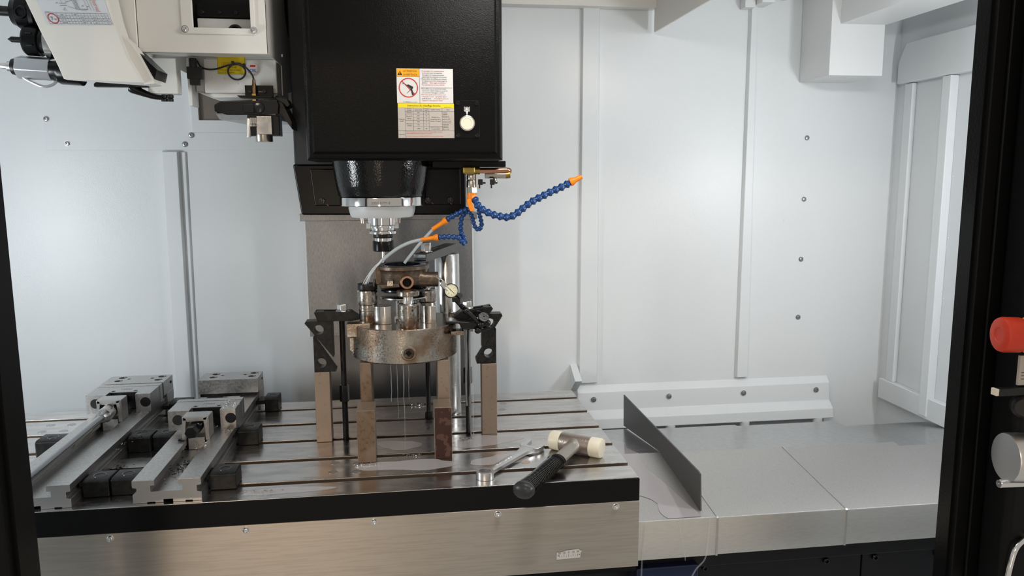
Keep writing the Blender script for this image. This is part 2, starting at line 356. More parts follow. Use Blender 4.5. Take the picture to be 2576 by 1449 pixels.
MB().tube(smooth_path([(420,-375,20),(404,-378,10),(396,-380,-8),(391,-381,-40),(389,-381,-90),(396,-379,-120),(420,-375,-130)], 6), 3.5, 12).build('rail', 'chrome', gh)
MB().cyl((420,-377,20),(420,-371,20),6).build('foot', 'chrome', gh)

# ================================================================== BED, SADDLE, WAY COVER
bed = thing('machine_bed', 'black machine bed with bolted panels under the steel way cover', 'machine base', (300, 200, -330))
MB().box(-1500, 862, 25, 420, -330, -160).build('casting', 'bed', bed, bevel=3)
MB().box(4, 862, -14, 30, -190, -158).build('rail_flange', 'bed', bed, bevel=2)
MB().box(120, 440, 4, 26, -330, -192).build('panel', 'bed', bed, bevel=1.5)
MB().box(443, 862, 4, 26, -330, -192).build('panel', 'bed', bed, bevel=1.5)
for x, z in ((142,-201),(371,-205),(466,-205),(590,-208)): P_blackbolt.put(bed, (x, 4, z), (0,-1,0))
MB().box(8, 118, -30, 26, -330, -176).build('drain_trough', 'pool', bed, bevel=3)

wc = thing('way_cover', 'stainless telescopic way cover with a shallow gabled top', 'way cover', (400, 200, -160))
def gable(x0, x1, d):
    t = 2.5
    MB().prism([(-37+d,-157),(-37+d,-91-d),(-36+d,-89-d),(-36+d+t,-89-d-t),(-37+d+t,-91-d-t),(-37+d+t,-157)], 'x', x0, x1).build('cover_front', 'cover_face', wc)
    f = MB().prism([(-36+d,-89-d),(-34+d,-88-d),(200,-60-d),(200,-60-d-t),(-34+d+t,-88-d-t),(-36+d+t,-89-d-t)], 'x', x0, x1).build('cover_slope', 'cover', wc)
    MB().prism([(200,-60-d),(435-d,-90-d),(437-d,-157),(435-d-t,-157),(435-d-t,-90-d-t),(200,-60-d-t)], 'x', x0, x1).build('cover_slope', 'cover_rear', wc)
gable(2, 147, 0); gable(120, 383, 2.2); gable(360, 626, 4.4); gable(600, 862, 14)
MB().prism([(-38.2,-157.5),(-38.2,-90),(-36,-87.2),(200,-59),(200,-60.4),(-35.2,-88.6),(-37,-90.6),(-37,-157.5)], 'x', 143.5, 147.4).build('seam_lip', 'cover', wc)
MB().prism([(-36,-157.5),(-36,-92.2),(-33.6,-89.6),(200,-61.2),(200,-62.8),(-33,-91),(-34.8,-92.6),(-34.8,-157.5)], 'x', 379.5, 383.4).build('seam_lip', 'cover', wc)
fin = MB().prism([(-16,-86),(-9,-22),(0,-20),(463,-17),(459,-90),(223,-61.5),(200,-59.5)], 'x', 122.6, 125.6).build('chip_guard', 'fin', at=(124,200,-60), bevel=.5)
tag(fin, 'dark grey upright splash plate standing across the way cover', 'splash guard')
def sl(x, y): return (x, y, (-88+(y+34)*.1197 if y < 200 else -60-(y-200)*.1277)+.7)
def film(poly, name_mb):
    k = len(name_mb.v); name_mb.v += [sl(*p) for p in poly]; name_mb.f.append(tuple(range(k, k+len(poly)))); return name_mb
pb = MB()
film([(66,330),(78,290),(70,250),(79,200),(3,200),(3,330)], pb)
film([(79,200),(74,170),(77,132),(92,85),(98,56),(106,20),(116,-17),(118,-33.5),(60,-33.5),(54,-23),(52,-8),(57,14),(50,30),(36,43),(20,46),(3,46),(3,200)], pb)
o = pb.build('coolant_puddle', 'puddle', at=(60,100,-80), kind='stuff', weld=False); tag(o, 'milky coolant puddle spread on the cover beside the table', 'puddle')
o = MB().tube(smooth_path([(75,-38.6,-88),(80,-38.8,-110),(87,-38.8,-140),(90,-39,-162)],4), .8, 6).tube([(18,-38.8,-92),(14,-39,-140),(13,-40,-185)], 1.3, 6).tube(smooth_path([(131,-38.8,-90),(128,-39,-140),(124,-40,-162),(108,-42,-178),(98,-44,-195)],4), 1.4, 6).build('coolant_runs', 'drip', at=(80,-39,-130), kind='stuff'); tag(o, 'thin runs of coolant trickling down the cover front', 'liquid')

# ================================================================== TABLE
SL = (0, 100, 200, 300, 400)
table = thing('machining_table', 'grey steel machine table with five T slots and black front edge', 'machine table', (-600, 200, -55))
prof = [(-59,0)]
for c in SL: prof += [(c-7.3,0),(c-7.3,-15),(c-13,-15),(c-13,-27),(c+13,-27),(c+13,-15),(c+7.3,-15),(c+7.3,0)]
prof += [(459,0),(459,-55),(-59,-55)]
MB().prism(prof, 'x', -1250, 0).build('table_body', 'table', table, bevel=.9, seg=1)
for c in SL:
    MB().box(-1250, -.5, c+6.9, c+7.35, -15, -1.4).build('slot_side', 'slot_oil', table)
edge = [(-1250,-39),(0,-39),(0,-2.0)]+[(x, -.9-random.random()*1.5) for x in (-3,-8,-14,-22,-27,-33,-41,-48,-56)]+[(-60,-.8),(-1250,-.8)]
MB().prism(edge, 'y', -61, -58.9).build('front_band', 'black_paint', table)
sk = MB().box(-1250, 0, -62.2, -58.8, -153, -39.4).build('skirt_panel', 'stainless', table, bevel=.5)
MB().box(-1250, -2, -58, -30, -163, -153).build('skirt_return', 'black_paint', table)
for x in (-1010, -814, -619, -426, -232.5, -39.3): P_bigscrew.put(table, (x, -62.2, -46.5), (0,-1,0))
sc = MB().add([(-137,-63,-131),(-98,-63,-130),(-97.5,-63,-121.5),(-95,-63,-118.5),(-98.5,-63,-117.5),(-101,-63,-115),(-120,-63,-116),(-129,-63,-118.5),(-137,-63,-118.5),(-137.4,-63,-127)], [tuple(range(10))]).build('scale_label', 'white_label', sk)
ink = MB()
for k, t in enumerate(('20','10','0','10','20')): ink.text(t, 4.4, (-132.5+k*7.6,-63.2,-121.8+k*.35), align='CENTER')
for k in range(9): ink.strip([(-132.5+k*3.8-.2,-127),(-132.5+k*3.8+.2,-127),(-132.5+k*3.8+.2,-127+(4.2 if k%2==0 else 2)),(-132.5+k*3.8-.2,-127+(4.2 if k%2==0 else 2))], (0,-63.2,0), (1,0,0), (0,0,1))
for x in (-134.5, -99.6): ink.strip([(x+px,-124.4+pz) for px, pz in circ(0,0,.9,8)], (0,-63.25,0), (1,0,0), (0,0,1))
ink.build('print', 'ink', sk, weld=False)
P_tan = Proto(MB().lathe([(8,0),(8,.25),(.02,.25)], n=28), 'hole_plug', 'tan_plug')
P_grey = Proto(MB().lathe([(8,0),(8,.2),(7.4,.1),(.02,.1)], n=28), 'hole_plug', 'grey_plug')
for x, y in ((-210.5,75),(-205,43),(-173,33)): P_tan.put(table, (x,y,-.02))
for x, y in ((-496,76),(-496,35),(-458,70),(-457.5,31),(-169,380),(-176,338),(-1074,367),(-1035,366),(-1073,326),(-1034,327)): P_grey.put(table, (x,y,-.02))
sad = thing('saddle', 'black cast saddle under the machine table', 'saddle', (-400,200,-330))
MB().box(-1100, -70, -20, 430, -158, -55.5).build('body', 'bed', sad, bevel=4)
# wet film and foam on the table
def blob(cx, cy, rx, ry, n=56, z=.35, seed=1):
    k = [1+.16*math.sin(2*t+seed)+.10*math.sin(3*t+2.3*seed)+.05*math.sin(5*t+seed)+.03*math.sin(9*t) for t in [2*math.pi*i/n for i in range(n)]]
    return [(cx+rx*k[i]*math.cos(2*math.pi*i/n), cy+ry*k[i]*math.sin(2*math.pi*i/n), z) for i in range(n)]
fm = MB()
for a in ((-372,48,74,27),(-232,150,66,28),(-214,50,46,24),(-388,150,38,25),(-560,-32,60,14)):
    p = blob(*a, seed=int(a[0])%17); fm.add(p, [tuple(range(len(p)))])
fm.build('coolant_film', 'film', table, kind='stuff', weld=False)

# ================================================================== COLUMN COVER AND SPINDLE HEAD
cc = thing('column_cover', 'worn grey sheet steel column cover behind the chuck', 'way cover', (-403, 560, -200))
MB().box(-589, -217, 548, 575, 128, 402).build('upper_sheet', 'column', cc, bevel=.8)
MB().box(-601, -205, 545, 580, 388, 404).build('top_strip', 'column', cc, bevel=1)
MB().box(-581, -224, 556, 580, -300, 130).build('lower_sheet', 'column_dark', cc, bevel=.8)
MB().box(-589, -217, 547, 560, 126, 131).build('hem', 'column', cc, bevel=.6)
MB().box(-592, -589.2, 548, 600, 126, 402).build('edge_flange', 'white2', cc)
MB().box(-217, -213.5, 548, 600, 126, 402).build('edge_flange', 'white2', cc)

hd = thing('spindle_head', 'black painted spindle head casting with warning stickers on its front', 'spindle head', (-408, 300, 400))
# pillow-shaped front cover: flat face, rolled rim
x0, x1, z0, z1, yf = -524.5, -201, 512, 960, 85
def rr(i, y): return [(x0+i,y,z0+i),(x1-i,y,z0+i),(x1-i,y,z1),(x0+i,y,z1)]
fc = MB().loft([rr(0,255),rr(0,101),rr(1.2,97),rr(3.5,93.5),rr(7,91.5),rr(10,91),rr(12.5,88),rr(14,85.6),rr(16,yf)]).build('front_cover', 'black_tex', hd, ang=25)
MB().box(-566, -192, 250, 520, 508, 960).build('body', 'grey_side', hd, bevel=3)
MB().box(-318, -188, 160, 300, 501, 512).build('drip_plate', 'black_paint', hd, bevel=1)
lc = MB().prism([(-571,509),(-559,415),(-251,412),(-251,509)], 'y', 262, 540).build('lower_casting', 'black_paint', hd, bevel=4)
MB().prism([(-540,500),(-533,432),(-480,432),(-480,500)], 'y', 258, 263).build('cast_boss', 'black_paint', hd, bevel=2)
MB().prism([(-330,500),(-330,432),(-262,432),(-262,500)], 'y', 258, 263).build('cast_boss', 'black_paint', hd, bevel=2)
for x in (-520, -482, -325, -283): P_blackbolt.put(hd, (x, 259, 441), (0,-1,0))
mk = MB()
for x, z in ((-512,434),(-478,436),(-318,436),(-283,435)): mk.strip([(x,z),(x+3.4,z-2.4),(x+4,z-1.6),(x+.6,z+.8)], (0,257.5,0), (1,0,0), (0,0,1))
mk.build('paint_mark', 'ink_pink', hd, weld=False)
SX, SY = -408.3, 200
MB().lathe([(86,516),(85,505),(80,470),(76.5,453),(74,450),(60,449.6)], (SX,SY,0), n=64).build('spindle_nose', 'black_cast', hd)
ring = MB().lathe([(70,449.5),(74.3,449),(74.6,448),(74.6,435),(73.6,434),(60,433.8)], (SX,SY,0), n=72).build('nose_ring', 'bright', hd)
rt_ = MB()
def onring(c):
    a = (c.x)/74.8; return (SX+74.8*math.sin(a), SY-74.8*math.cos(a), 438.2+c.y)
rt_.text('2000 RPM 8', 6.6, (0,0,0), align='CENTER', fn=onring)
rt_.build('print', 'ink_grey', ring, weld=False)
MB().lathe([(50,434),(59.3,433.6),(59.4,428),(56.5,417),(54,413.5),(36,413)], (SX,SY,0), n=64).build('air_ring', 'nylon', hd)
for dx, dy in ((-38,-8),(-34.5,-10),(28,-8),(31.5,-10)): MB().cyl((SX+dx,SY+dy,414), (SX+dx*.97,SY+dy,402.5), 1.2, n=10).build('coolant_pin', 'bright', hd)
MB().lathe([(34,414),(26.6,413.6),(26.6,399.6),(25.8,399),(10,398.8)], (SX,SY,0), n=48).build('spindle_gauge_face', 'bright', hd)
MB().box(SX-28.5, SX-21, SY-12, SY+4, 393, 403).build('drive_key', 'nylon', hd, bevel=.6)
MB().box(SX+21, SX+28.5, SY-12, SY+4, 393, 403).build('drive_key', 'nylon', hd, bevel=.6)

# warning sticker
yS = 84.6; U = (1,0,0); W3 = (0,0,1)
st = MB().box(-375.7, -284.2, yS, 85.2, 604, 659).build('warning_sticker', 'white_label', hd)
MB().box(-375.5, -339, yS-.15, yS, 646.5, 658.7).build('header', 'orange_label', st)
pk = MB(); pr_ = MB(); o0 = (0, yS-.3, 0)
pk.text('ATTENTION', 4.6, (-364.8, yS-.3, 653.2), sx=.86); pk.text('AVVERTENZA', 4.6, (-364.8, yS-.3, 647.7), sx=.80)
pk.strip([(-374.3,648.2),(-366.2,648.2),(-370.2,655.6)], o0, U, W3)
pw = MB(); pw.strip([(-370.7,650),(-369.8,650),(-369.6,653.5),(-370.9,653.5)], (0,yS-.4,0), U, W3); pw.strip([(-370.8+a,649.1+b) for a, b in circ(.55,0,.5,8)], (0,yS-.4,0), U, W3)
pk.strip(rect(-339,-338.6,604,659), o0, U, W3); pk.strip(rect(-336.5,-286,628.4,628.8), o0, U, W3); pk.strip(rect(-375.7,-339,646.1,646.5), o0, U, W3)
# the forbidden air gun
c = (-357, 628.5); ro, ri = 15.6, 14
for k in range(40):
    a, b = 2*math.pi*k/40, 2*math.pi*(k+1)/40
    pr_.strip([(c[0]+ri*math.cos(a),c[1]+ri*math.sin(a)),(c[0]+ro*math.cos(a),c[1]+ro*math.sin(a)),(c[0]+ro*math.cos(b),c[1]+ro*math.sin(b)),(c[0]+ri*math.cos(b),c[1]+ri*math.sin(b))], o0, U, W3)
pr_.strip([(c[0]-10.8,c[1]+9.8),(c[0]-9.8,c[1]+10.8),(c[0]+10.8,c[1]-9.8),(c[0]+9.8,c[1]-10.8)], o0, U, W3)
g = (0, yS-.4, 0)
pk.strip([(-359,633),(-357,633.8),(-349.3,630),(-349.5,627.5),(-351,626.5),(-348.2,617),(-351.2,616.8),(-353.6,627),(-359.4,631.8)], g, U, W3)
pk.strip([(-367.5,635),(-364,635.4),(-359,632.8),(-359,632.2),(-364,634.6),(-367.5,634.4)], g, U, W3)
pk.strip([(-353.4,627),(-359.5,619.8),(-359.1,619.5),(-353,626)], g, U, W3)
pk.text('0115000600-A 4  A 4.M 0', 2.2, (-366, yS-.3, 605))
T = [('r','1 Ne pas utiliser d\'air comprimé dans la'),('x','broche ~pour éviter les projections'),('k','d\'arrosage et de copeaux qui peuvent'),('k','endommager les roulements de la broche.'),
     ('k','2 Ne pas utiliser de soufflette pour nettoyer'),('k','les copeaux pour éviter d\'endommager les'),('y','glissières. ~Nous suggérons l\'utilisation'),('r','d\'un aspirateur ou une autre méthode.'),None,
     ('k','1.Non soffiare aria sui mandrini per evitare'),('k','che trucioli o liquido refrigerante penetrino'),('k','nei cuscinetti e danneggino i mandrini.'),('r','2 Non usare pistole ad aria compressa per'),
     ('x','rimuovere i trucioli ~per evitare danni e'),('y','graffi alle guide. ~Si consiglia di pulire con'),('r','aspiratore o altri dispositivi similari.')]
z = 654.4
for t in T:
    if t is None: z -= 3.2; continue
    k, s_ = t; ind = 0 if s_[0] in '12' else 2.0; p = (-336.8+ind, yS-.3, z)
    if k == 'k': pk.text(s_, 2.75, p, sx=.86)
    elif k == 'r': pr_.text(s_, 2.75, p, sx=.86)
    else:
        a, b = s_.split('~'); first, second = (pr_, pk) if k == 'x' else (pk, pr_)
        first.text(a, 2.75, p, sx=.86); second.text(b, 2.75, (p[0]+len(a)*1.02+.4, p[1], z), sx=.86)
    z -= 3.12
pk.build('black_print', 'ink', st, weld=False); pr_.build('red_print', 'ink_red', st, weld=False); pw.build('triangle_mark', 'orange_label', st, weld=False)
# warm-up chart sticker
s2 = MB().box(-375, -283.2, yS, 85.2, 548, 603.6).build('instruction_sticker', 'grey_label', hd)
MB().box(-374.8, -283.4, yS-.15, yS, 597, 603.5).build('header', 'yellow_label', s2)
pk = MB(); pr_ = MB()
pk.text('Instruction du chauffage broche', 4.5, (-359.5, yS-.3, 598.6), sx=.94)
pk.text('81120211766 A.3', 1.7, (-299, yS-.3, 597.3), sx=.9)
def hl(xa, xb, z, w_=.28): pk.strip(rect(xa, xb, z-w_/2, z+w_/2), (0,yS-.25,0), U, W3)
def vl(x, za, zb, w_=.28): pk.strip(rect(x-w_/2, x+w_/2, za, zb), (0,yS-.25,0), U, W3)
X_ = [-375, -363.2, -350, -333.5, -324.5, -303, -283.2]
for x in X_[1:6]: vl(x, 560, 597)
vl(X_[1], 548.2, 560)
for xa, xb, z in ((X_[1],X_[6],591),(X_[1],X_[4],586.5),(X_[0],X_[6],560),(X_[1],X_[4],576.5),(X_[4],X_[5],566.5)): hl(xa, xb, z)
for z in (581.6, 571.8, 566.6):
    x = X_[2]
    while x < X_[4]-1.5: hl(x, x+1.4, z); x += 2.3
for t, x, z, s_ in (('Période',-356.6,594.4,2.6),("d'arrêts",-356.6,591.6,2.6),('Vitesse de rotation',-341.7,594.2,1.7),('maxi de la broche',-341.7,591.9,1.7),('Temps',-329,594.3,2.4),('(min)',-329,591.6,2.4),("Vérifier l'article",-313.7,593,2.6),('Note',-293,593,2.6),
     ('24 heures',-356.6,588,2.4),('Plus de 72',-356.6,582.2,2.5),('heures',-356.6,579,2.5),("Plus d'une",-356.6,570.2,2.5),('semaine',-356.6,567,2.5),('Temps de',-369,577.5,2.5),('chauffe',-369,574.5,2.5),('Important',-369,553,2.3),
     ('50%',-341.7,588,2.6),('50%',-341.7,583,2.6),('75%',-341.7,578.2,2.6),('50%',-341.7,573.4,2.6),('75%',-341.7,568.4,2.6),('100%',-341.7,562.4,2.6),('10',-329,588,2.6),('12',-329,583,2.6),('12',-329,578.2,2.6),('15',-329,573.4,2.6),('15',-329,568.4,2.6),('60',-329,562.4,2.6),
     ('Élévation de la',-313.7,581,2.4),('température de la',-313.7,577.8,2.4),('broche <10 degrés',-313.7,574.6,2.4),('Élévation de la température',-313.7,564,1.5),('de la broche >20 degrés',-313.7,561.6,1.5)):
    pk.text(t, s_, (x, yS-.3, z), align='CENTER', sx=.92)
for k, t in enumerate(('Le niveau',"d'équilibre",'dynamique de',"l'outil doit être",'inférieur à G2.5,','lorsque la broche','est serrée et que','la vitesse de','rotation est','supérieure à','8000 t/1 min.')): pk.text(t, 2.15, (-302.3, yS-.3, 588.2-k*2.65), sx=.92)
for k, t in enumerate(("1.Dans le but d'augmenter la durée de vie de la broche, veuillez la justifier la roulement","comme le tableau suivant lorsque la machine est sous-tension.","2.Le contenu du programme de chauffage au WMLR & l'instruction de machine de fixation")): pr_.text(t, 1.95, (-362.5, yS-.3, 557.3-k*2.7-(1.4 if k==2 else 0)), sx=.86)
pk.build('black_print', 'ink', s2, weld=False); pr_.build('red_print', 'ink_red', s2, weld=False)
# tool release button plate
bp = MB().box(-281, -241, 83.4, 85.5, 548.3, 609).build('button_plate', 'black_paint', hd, bevel=.8)
for x in (-277,-245.5):
    for z in (552.5, 604.5): P_blackbolt.put(hd, (x, 83.4, z), (0,-1,0), scale=.55)
MB().lathe([(13.5,0),(13.5,2.5),(12.6,4.4),(11.4,4.8),(10.6,3.6)], (-262,83.4,572), (0,-1,0), 40, ring=True).build('button_bezel', 'chrome', bp)
MB().lathe([(10.7,0),(10.7,4.6),(8,4.9),(7.6,4.4),(.02,4.4)], (-262,83.4,572), (0,-1,0), 36).build('push_button', 'button', bp)
ic = MB(); oi = (-262, 83.2, 586)
for p in (rect(-4.6,-3.9,6,13),rect(3.9,4.6,6,13),rect(-4.6,4.6,5.4,6.1),rect(-2.9,-2.2,6,12.4),rect(2.2,2.9,6,12.4),rect(-2.9,2.9,11.8,12.4),[(-1.6,6.6),(1.6,6.6),(1.2,10.5),(0,11.5),(-1.2,10.5)],
          [(-1.8,5),(1.8,5.4),(1.8,4.2),(-1.8,3.8)],[(-1.6,3.3),(1.6,3.7),(1.6,2.5),(-1.6,2.1)],[(-1.3,1.6),(1.3,2),(0,-.6)]): ic.strip(p, oi, U, W3)
ic.build('tool_icon', 'ink_white', bp, weld=False)

# the tool in the spindle
th = thing('tool_holder', 'polished collet chuck holder with black nut in the spindle', 'tool holder', (SX, SY, 328))
MB().lathe([(10,399),(23.6,398.8),(24,398),(24,394),(20.3,393.2),(20.3,389.6),(23.9,388),(24.2,387.2),(24.2,383.4),(22.6,382),(18,381.6)], (SX,SY,0), n=48).build('flange', 'bright', th)
MB().lathe([(18.2,381.8),(18.2,377.5),(16.8,375.5),(14,375)], (SX,SY,0), n=40).build('collar', 'oxide', th)
MB().lathe([(15,375.4),(15,369),(10,368.8)], (SX,SY,0), n=40).build('neck', 'bright', th)
MB().lathe([(15.6,370),(18.8,369.8),(19.2,369),(19.2,353.5),(18,351.6),(6,351)], (SX,SY,0), n=48).build('collet_nut', 'black_paint', th)
MB().lathe([(3.4,352),(3.4,330.5),(2.8,329.6),(.02,329.4)], (SX,SY,0), n=20).build('end_mill', 'bright', th)

# ================================================================== COOLANT MANIFOLD AND HOSES
mf = thing('coolant_manifold', 'brass elbow with copper pipe and nickel ball valves under the head', 'pipe fitting', (-250, 150, 448))
MB().box(-266, -244, 139, 161, 488.5, 503).build('elbow', 'brass', mf, bevel=4, seg=3)
MB().cyl((-246,148,495),(-236,148,495),6.8).build('gland_nut', 'brass', mf)
MB().tube(smooth_path([(-240,148,495),(-212,148,495),(-194,148,495.5),(-185,150,495),(-182,158,494),(-185,170,492),(-200,178,490)],6), 5, 14).build('copper_pipe', 'copper', mf)
MB().lathe([(7.2,489),(8.6,486),(8.6,480),(7.8,479),(9,476),(9.2,466),(8,464.5)], (-250,150,0), n=24).build('valve_body', 'nickel', mf)
MB().hexa((-250,150,466),(-250,150,456),9.4).build('hex_coupling', 'nickel', mf)
MB().box(-243, -239.5, 141, 147, 466, 489).build('valve_lever', 'white_label', mf, bevel=.8)
MB().cyl((-226,152,487),(-186,152,487),6).cyl((-212,152,487),(-206,152,487),7.2).build('side_valve', 'nickel', mf)
MB().cyl((-190,152,487),(-182,152,488),6.5).build('side_plug', 'brass', mf)
for x in (-234, -213):
    t = MB().box(x-5, x+3, 142, 150, 470, 480).build('valve_tap', 'black_plastic', mf, bevel=1.2)
    MB().box(x-4, x-1.5, 143, 146, 464, 471).box(x+3, x+8, 143, 146, 472, 475).build('tap_wing', 'black_plastic', t, bevel=.6)
MB().cyl((-209,151,481),(-207,148,474),2.6).build('tap_stem', 'nickel', mf)
ob = thing('orange_manifold', 'orange plastic hose tap hanging below the hex coupling', 'hose tap', (-250,150,424))
MB().cyl((-250,150,456.5),(-250,150,445),8.4).hexa((-250,150,452),(-250,150,447),9.6).build('body', 'orange', ob)
MB().prism([(-260,446),(-252,446),(-250,436),(-247,428),(-248,424),(-254,424),(-259,436)], 'y', 139, 146).build('lever', 'orange', ob, bevel=1)
# hose segments: socket cone and ball
seg_mb = lambda k: MB().lathe([(4.1*k,-6.5*k),(6.0*k,-4.5*k),(7.3*k,-2.2*k),(7.3*k,-.4*k),(6.2*k,.8*k),(5.0*k,3.5*k),(4.2*k,6*k),(4.6*k,8*k),(4.2*k,9.6*k)], n=18)
P_seg = Proto(seg_mb(1.0), 'segment', 'blue'); P_sm = Proto(seg_mb(.62), 'segment', 'blue')
def hose(path, step, proto, label, noz=None, at=None, flip=False):
    pts = smooth_path(path, 10); t = thing('coolant_hose', label, 'hose', at or path[0], 'blue jointed coolant hoses')
    L = [0.0]
    for i in range(1, len(pts)): L.append(L[-1]+(pts[i]-pts[i-1]).length)
    n = max(2, round(L[-1]/step))
    def at_(s_):
        for i in range(1, len(pts)):
            if L[i] >= s_: f = (s_-L[i-1])/max(1e-6, L[i]-L[i-1]); return pts[i-1].lerp(pts[i], f)
        return pts[-1]
    for k in range(n):
        s_ = L[-1]*(k+.5)/n; p = at_(s_); d = at_(min(L[-1], s_+step*.4))-at_(max(0, s_-step*.4))
        proto.put(t, p, -d if flip else d)
    if noz:
        p, q_ = Vector(noz[0]), Vector(noz[1]); Ln = (q_-p).length; k = noz[2]
        MB().lathe([(7.6*k,-1),(7.9*k,1),(7.9*k,3*k),(5.2*k,10*k),(4.9*k,14*k),(4.3*k,Ln),(3*k,Ln),(2.8*k,Ln-3),(.02,Ln-3)], p, q_-p, 22).build('nozzle', 'orange', t)
    return t
hose([(-246,147,448),(-242,144,437),(-232,142,427),(-221,140,421),(-210,138,417),(-199,137,414.5),(-186,136,413.5),(-175,135,418),(-165,135,425.5),(-156,134,433),(-147,134,439),(-138,133,444.5),(-127,133,449.5),(-117,132,455),(-105,132,460),(-94,131,465),(-83,130,470.5),(-77,130,474)], 11.2, P_seg,
     'long blue jointed coolant hose curving out to the white wall', ((-77,130,474),(-57,129,483.5),.95))
hose([(-247,160,427),(-256,163,427),(-265,165,424),(-276,167,418.5),(-286,169,413),(-296,170,406.5)], 10, P_seg.__class__(seg_mb(.78),'segment','blue'),
     'short blue jointed coolant hose, upper one aimed at the cutter', ((-295,170,407),(-320,171,391.5),.82))
hose([(-254,166,424),(-263,168,418),(-267.5,170,408),(-268.5,171,397),(-268.5,171,386),(-264,168,377),(-262.5,162,369),(-267,160,368),(-272,163,375.5),(-282,166,377.5),(-294,168,378),(-305,170,377.3),(-313,170,376.6)], 8.6, P_seg.__class__(seg_mb(.72),'segment','blue'),
     'blue jointed coolant hose, lower one doubled back over the clamp', ((-311,170,376.8),(-340,172,373.4),.8))
hose([(-255,158,424),(-249,160,414),(-246.5,161,403),(-243,162,394),(-237,161,391),(-232.5,160,397),(-233,159,406),(-235.5,158,416),(-238,156,424)], 7.2, P_sm, 'looped blue jointed coolant hose bent back up to the tap')
o = MB().tube(smooth_path([(-338,172,373.6),(-361,174,368),(-383,176,357.5),(-404,178,342),(-412,179,335)],8), [3.2+.0*i for i in range(33)], 12).build('coolant_jet', 'jet', at=(-338,172,373)); tag(o, 'arched white coolant jet shooting past the end mill', 'liquid jet')
o = MB().tube([(-318,171,392.5),(-332,172.5,378),(-347,174,361),(-360,175,345),(-371,176,331)], 2.7, 12).build('coolant_jet', 'jet', at=(-318,171,392)); tag(o, 'straight white coolant jet striking the casting top', 'liquid jet')
sp = MB(); r_ = random.Random(3)
for k in range(16):
    a = r_.uniform(-5,5); b = r_.uniform(-4,4); e = r_.uniform(.6,1.0); dz = r_.uniform(-4,4)
    sp.tube(smooth_path([(-410,179+a*.3,337+b*.4),(-420,180+a,327+dz*.5),(-431,180+a,314+dz),(-436-9*e*r_.random(),178+a,301-6*e+dz),(-438-20*e*r_.random(),176+a,290-10*e)],4), [1.9,1.6,1.1,.9,.7,.7,.6,.6,.5,.5,.5,.4,.4,.4,.3,.3,.2], 6)
o = sp.build('coolant_spray', 'mist', at=(-420,180,320), kind='stuff'); tag(o, 'fan of white coolant spray falling left of the casting', 'spray')

# ================================================================== CHUCK AND SET-UP
CX, CY, CR = -373.5, 200, 97
ZB, ZT = 161.5, 222.5
def blockthing(name, label, cat, x0, x1, y0, y1, z0, z1, mat, endmat=None, group=None, bev=1.2):
    if endmat:
        t = thing(name, label, cat, ((x0+x1)/2, (y0+y1)/2, z0), group)
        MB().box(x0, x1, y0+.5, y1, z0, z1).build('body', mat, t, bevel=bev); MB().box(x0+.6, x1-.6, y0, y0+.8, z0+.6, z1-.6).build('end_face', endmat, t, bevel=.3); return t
    o = MB().box(x0, x1, y0, y1, z0, z1).build(name, mat, at=((x0+x1)/2, (y0+y1)/2, z0), bevel=bev); return tag(o, label, cat, group)
G = 'steel support blocks under the chuck'
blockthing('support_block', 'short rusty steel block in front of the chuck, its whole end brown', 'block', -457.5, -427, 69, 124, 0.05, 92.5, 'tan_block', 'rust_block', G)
blockthing('support_block', 'short steel block in front of the chuck with a dark maroon reflection painted on its end', 'block', -326, -296, 69, 124, 0.05, 92, 'tan_block', 'maroon_reflection', G)
blockthing('support_block', 'tall speckled steel block carrying the chuck, nearer the left clamp', 'block', -453, -433.2, 126, 205, 0.05, ZB-.1, 'rust_block', None, G)
blockthing('support_block', 'tall steel block carrying the chuck, nearer the steel post', 'block', -317, -296, 126, 205, 0.05, ZB-.1, 'tan_block', None, G)
blockthing('riser_block', 'upright brown block under the left step blocks', 'block', -539, -511, 186, 214, 0.05, 132.8, 'tan_block', None, 'upright blocks under the clamps')
blockthing('riser_block', 'upright brown block under the right step blocks', 'block', -232.5, -203.8, 186, 214, 0.05, 137.4, 'tan_block', None, 'upright blocks under the clamps')

ch = thing('lathe_chuck', 'rusty round three jaw lathe chuck standing on steel blocks', 'chuck', (CX, CY, ZB))
body = MB().lathe([(30,ZB),(CR-2,ZB),(CR,ZB+2),(CR,ZT-1.5),(CR-1.5,ZT)], (CX,CY,0), n=96)
body.build('body', 'chuck', ch)
MB().lathe([(.02,ZT+.02),(CR-2.2,ZT+.02),(CR-2.2,ZT-.6)], (CX,CY,0), n=96).build('top_face', 'chuck_top', ch)
MB().lathe([(13.2,-3),(13.2,1.4),(12.2,2.6),(9.4,2.6),(8.8,1.6),(8.6,-3)], (CX+6.5,CY-CR-.4,181.5), (.07,-1,0), 32, ring=True).build('key_bushing', 'chuck', ch)
MB().lathe([(8.7,-2.4),(5.6,-2.4)], (CX+6.5,CY-CR-3.0,181.5), (.07,-1,0), 24).build('key_recess', 'riser', ch)
MB().lathe([(5.7,0),(.02,0)], (CX+6.5,CY-CR-.9,181.5), (.07,-1,0), 4).build('square_socket', 'hole', ch)
# master jaw on the left with its serrated slot, and a stub on the right
mj = MB().prism([(-475,227),(-434,227),(-434,209),(-446,209),(-446,213),(-456,213),(-456,203),(-475,203)], 'y', 152, 176).build('jaw', 'chuck', ch, bevel=1)
MB().box(-456, -446, 152.6, 176, 204.5, 212).build('jaw_slot', 'oxide', mj)
MB().prism([(-472,199),(-462,199),(-462,166),(-472,176)], 'y', 168, 196).prism([(-460,199),(-453,199),(-453,163),(-460,165)], 'y', 164, 190).build('guide_flute', 'riser', ch, bevel=.8)
MB().box(-292, -268, 130, 158, 205, 212).build('jaw', 'riser', ch, bevel=1)
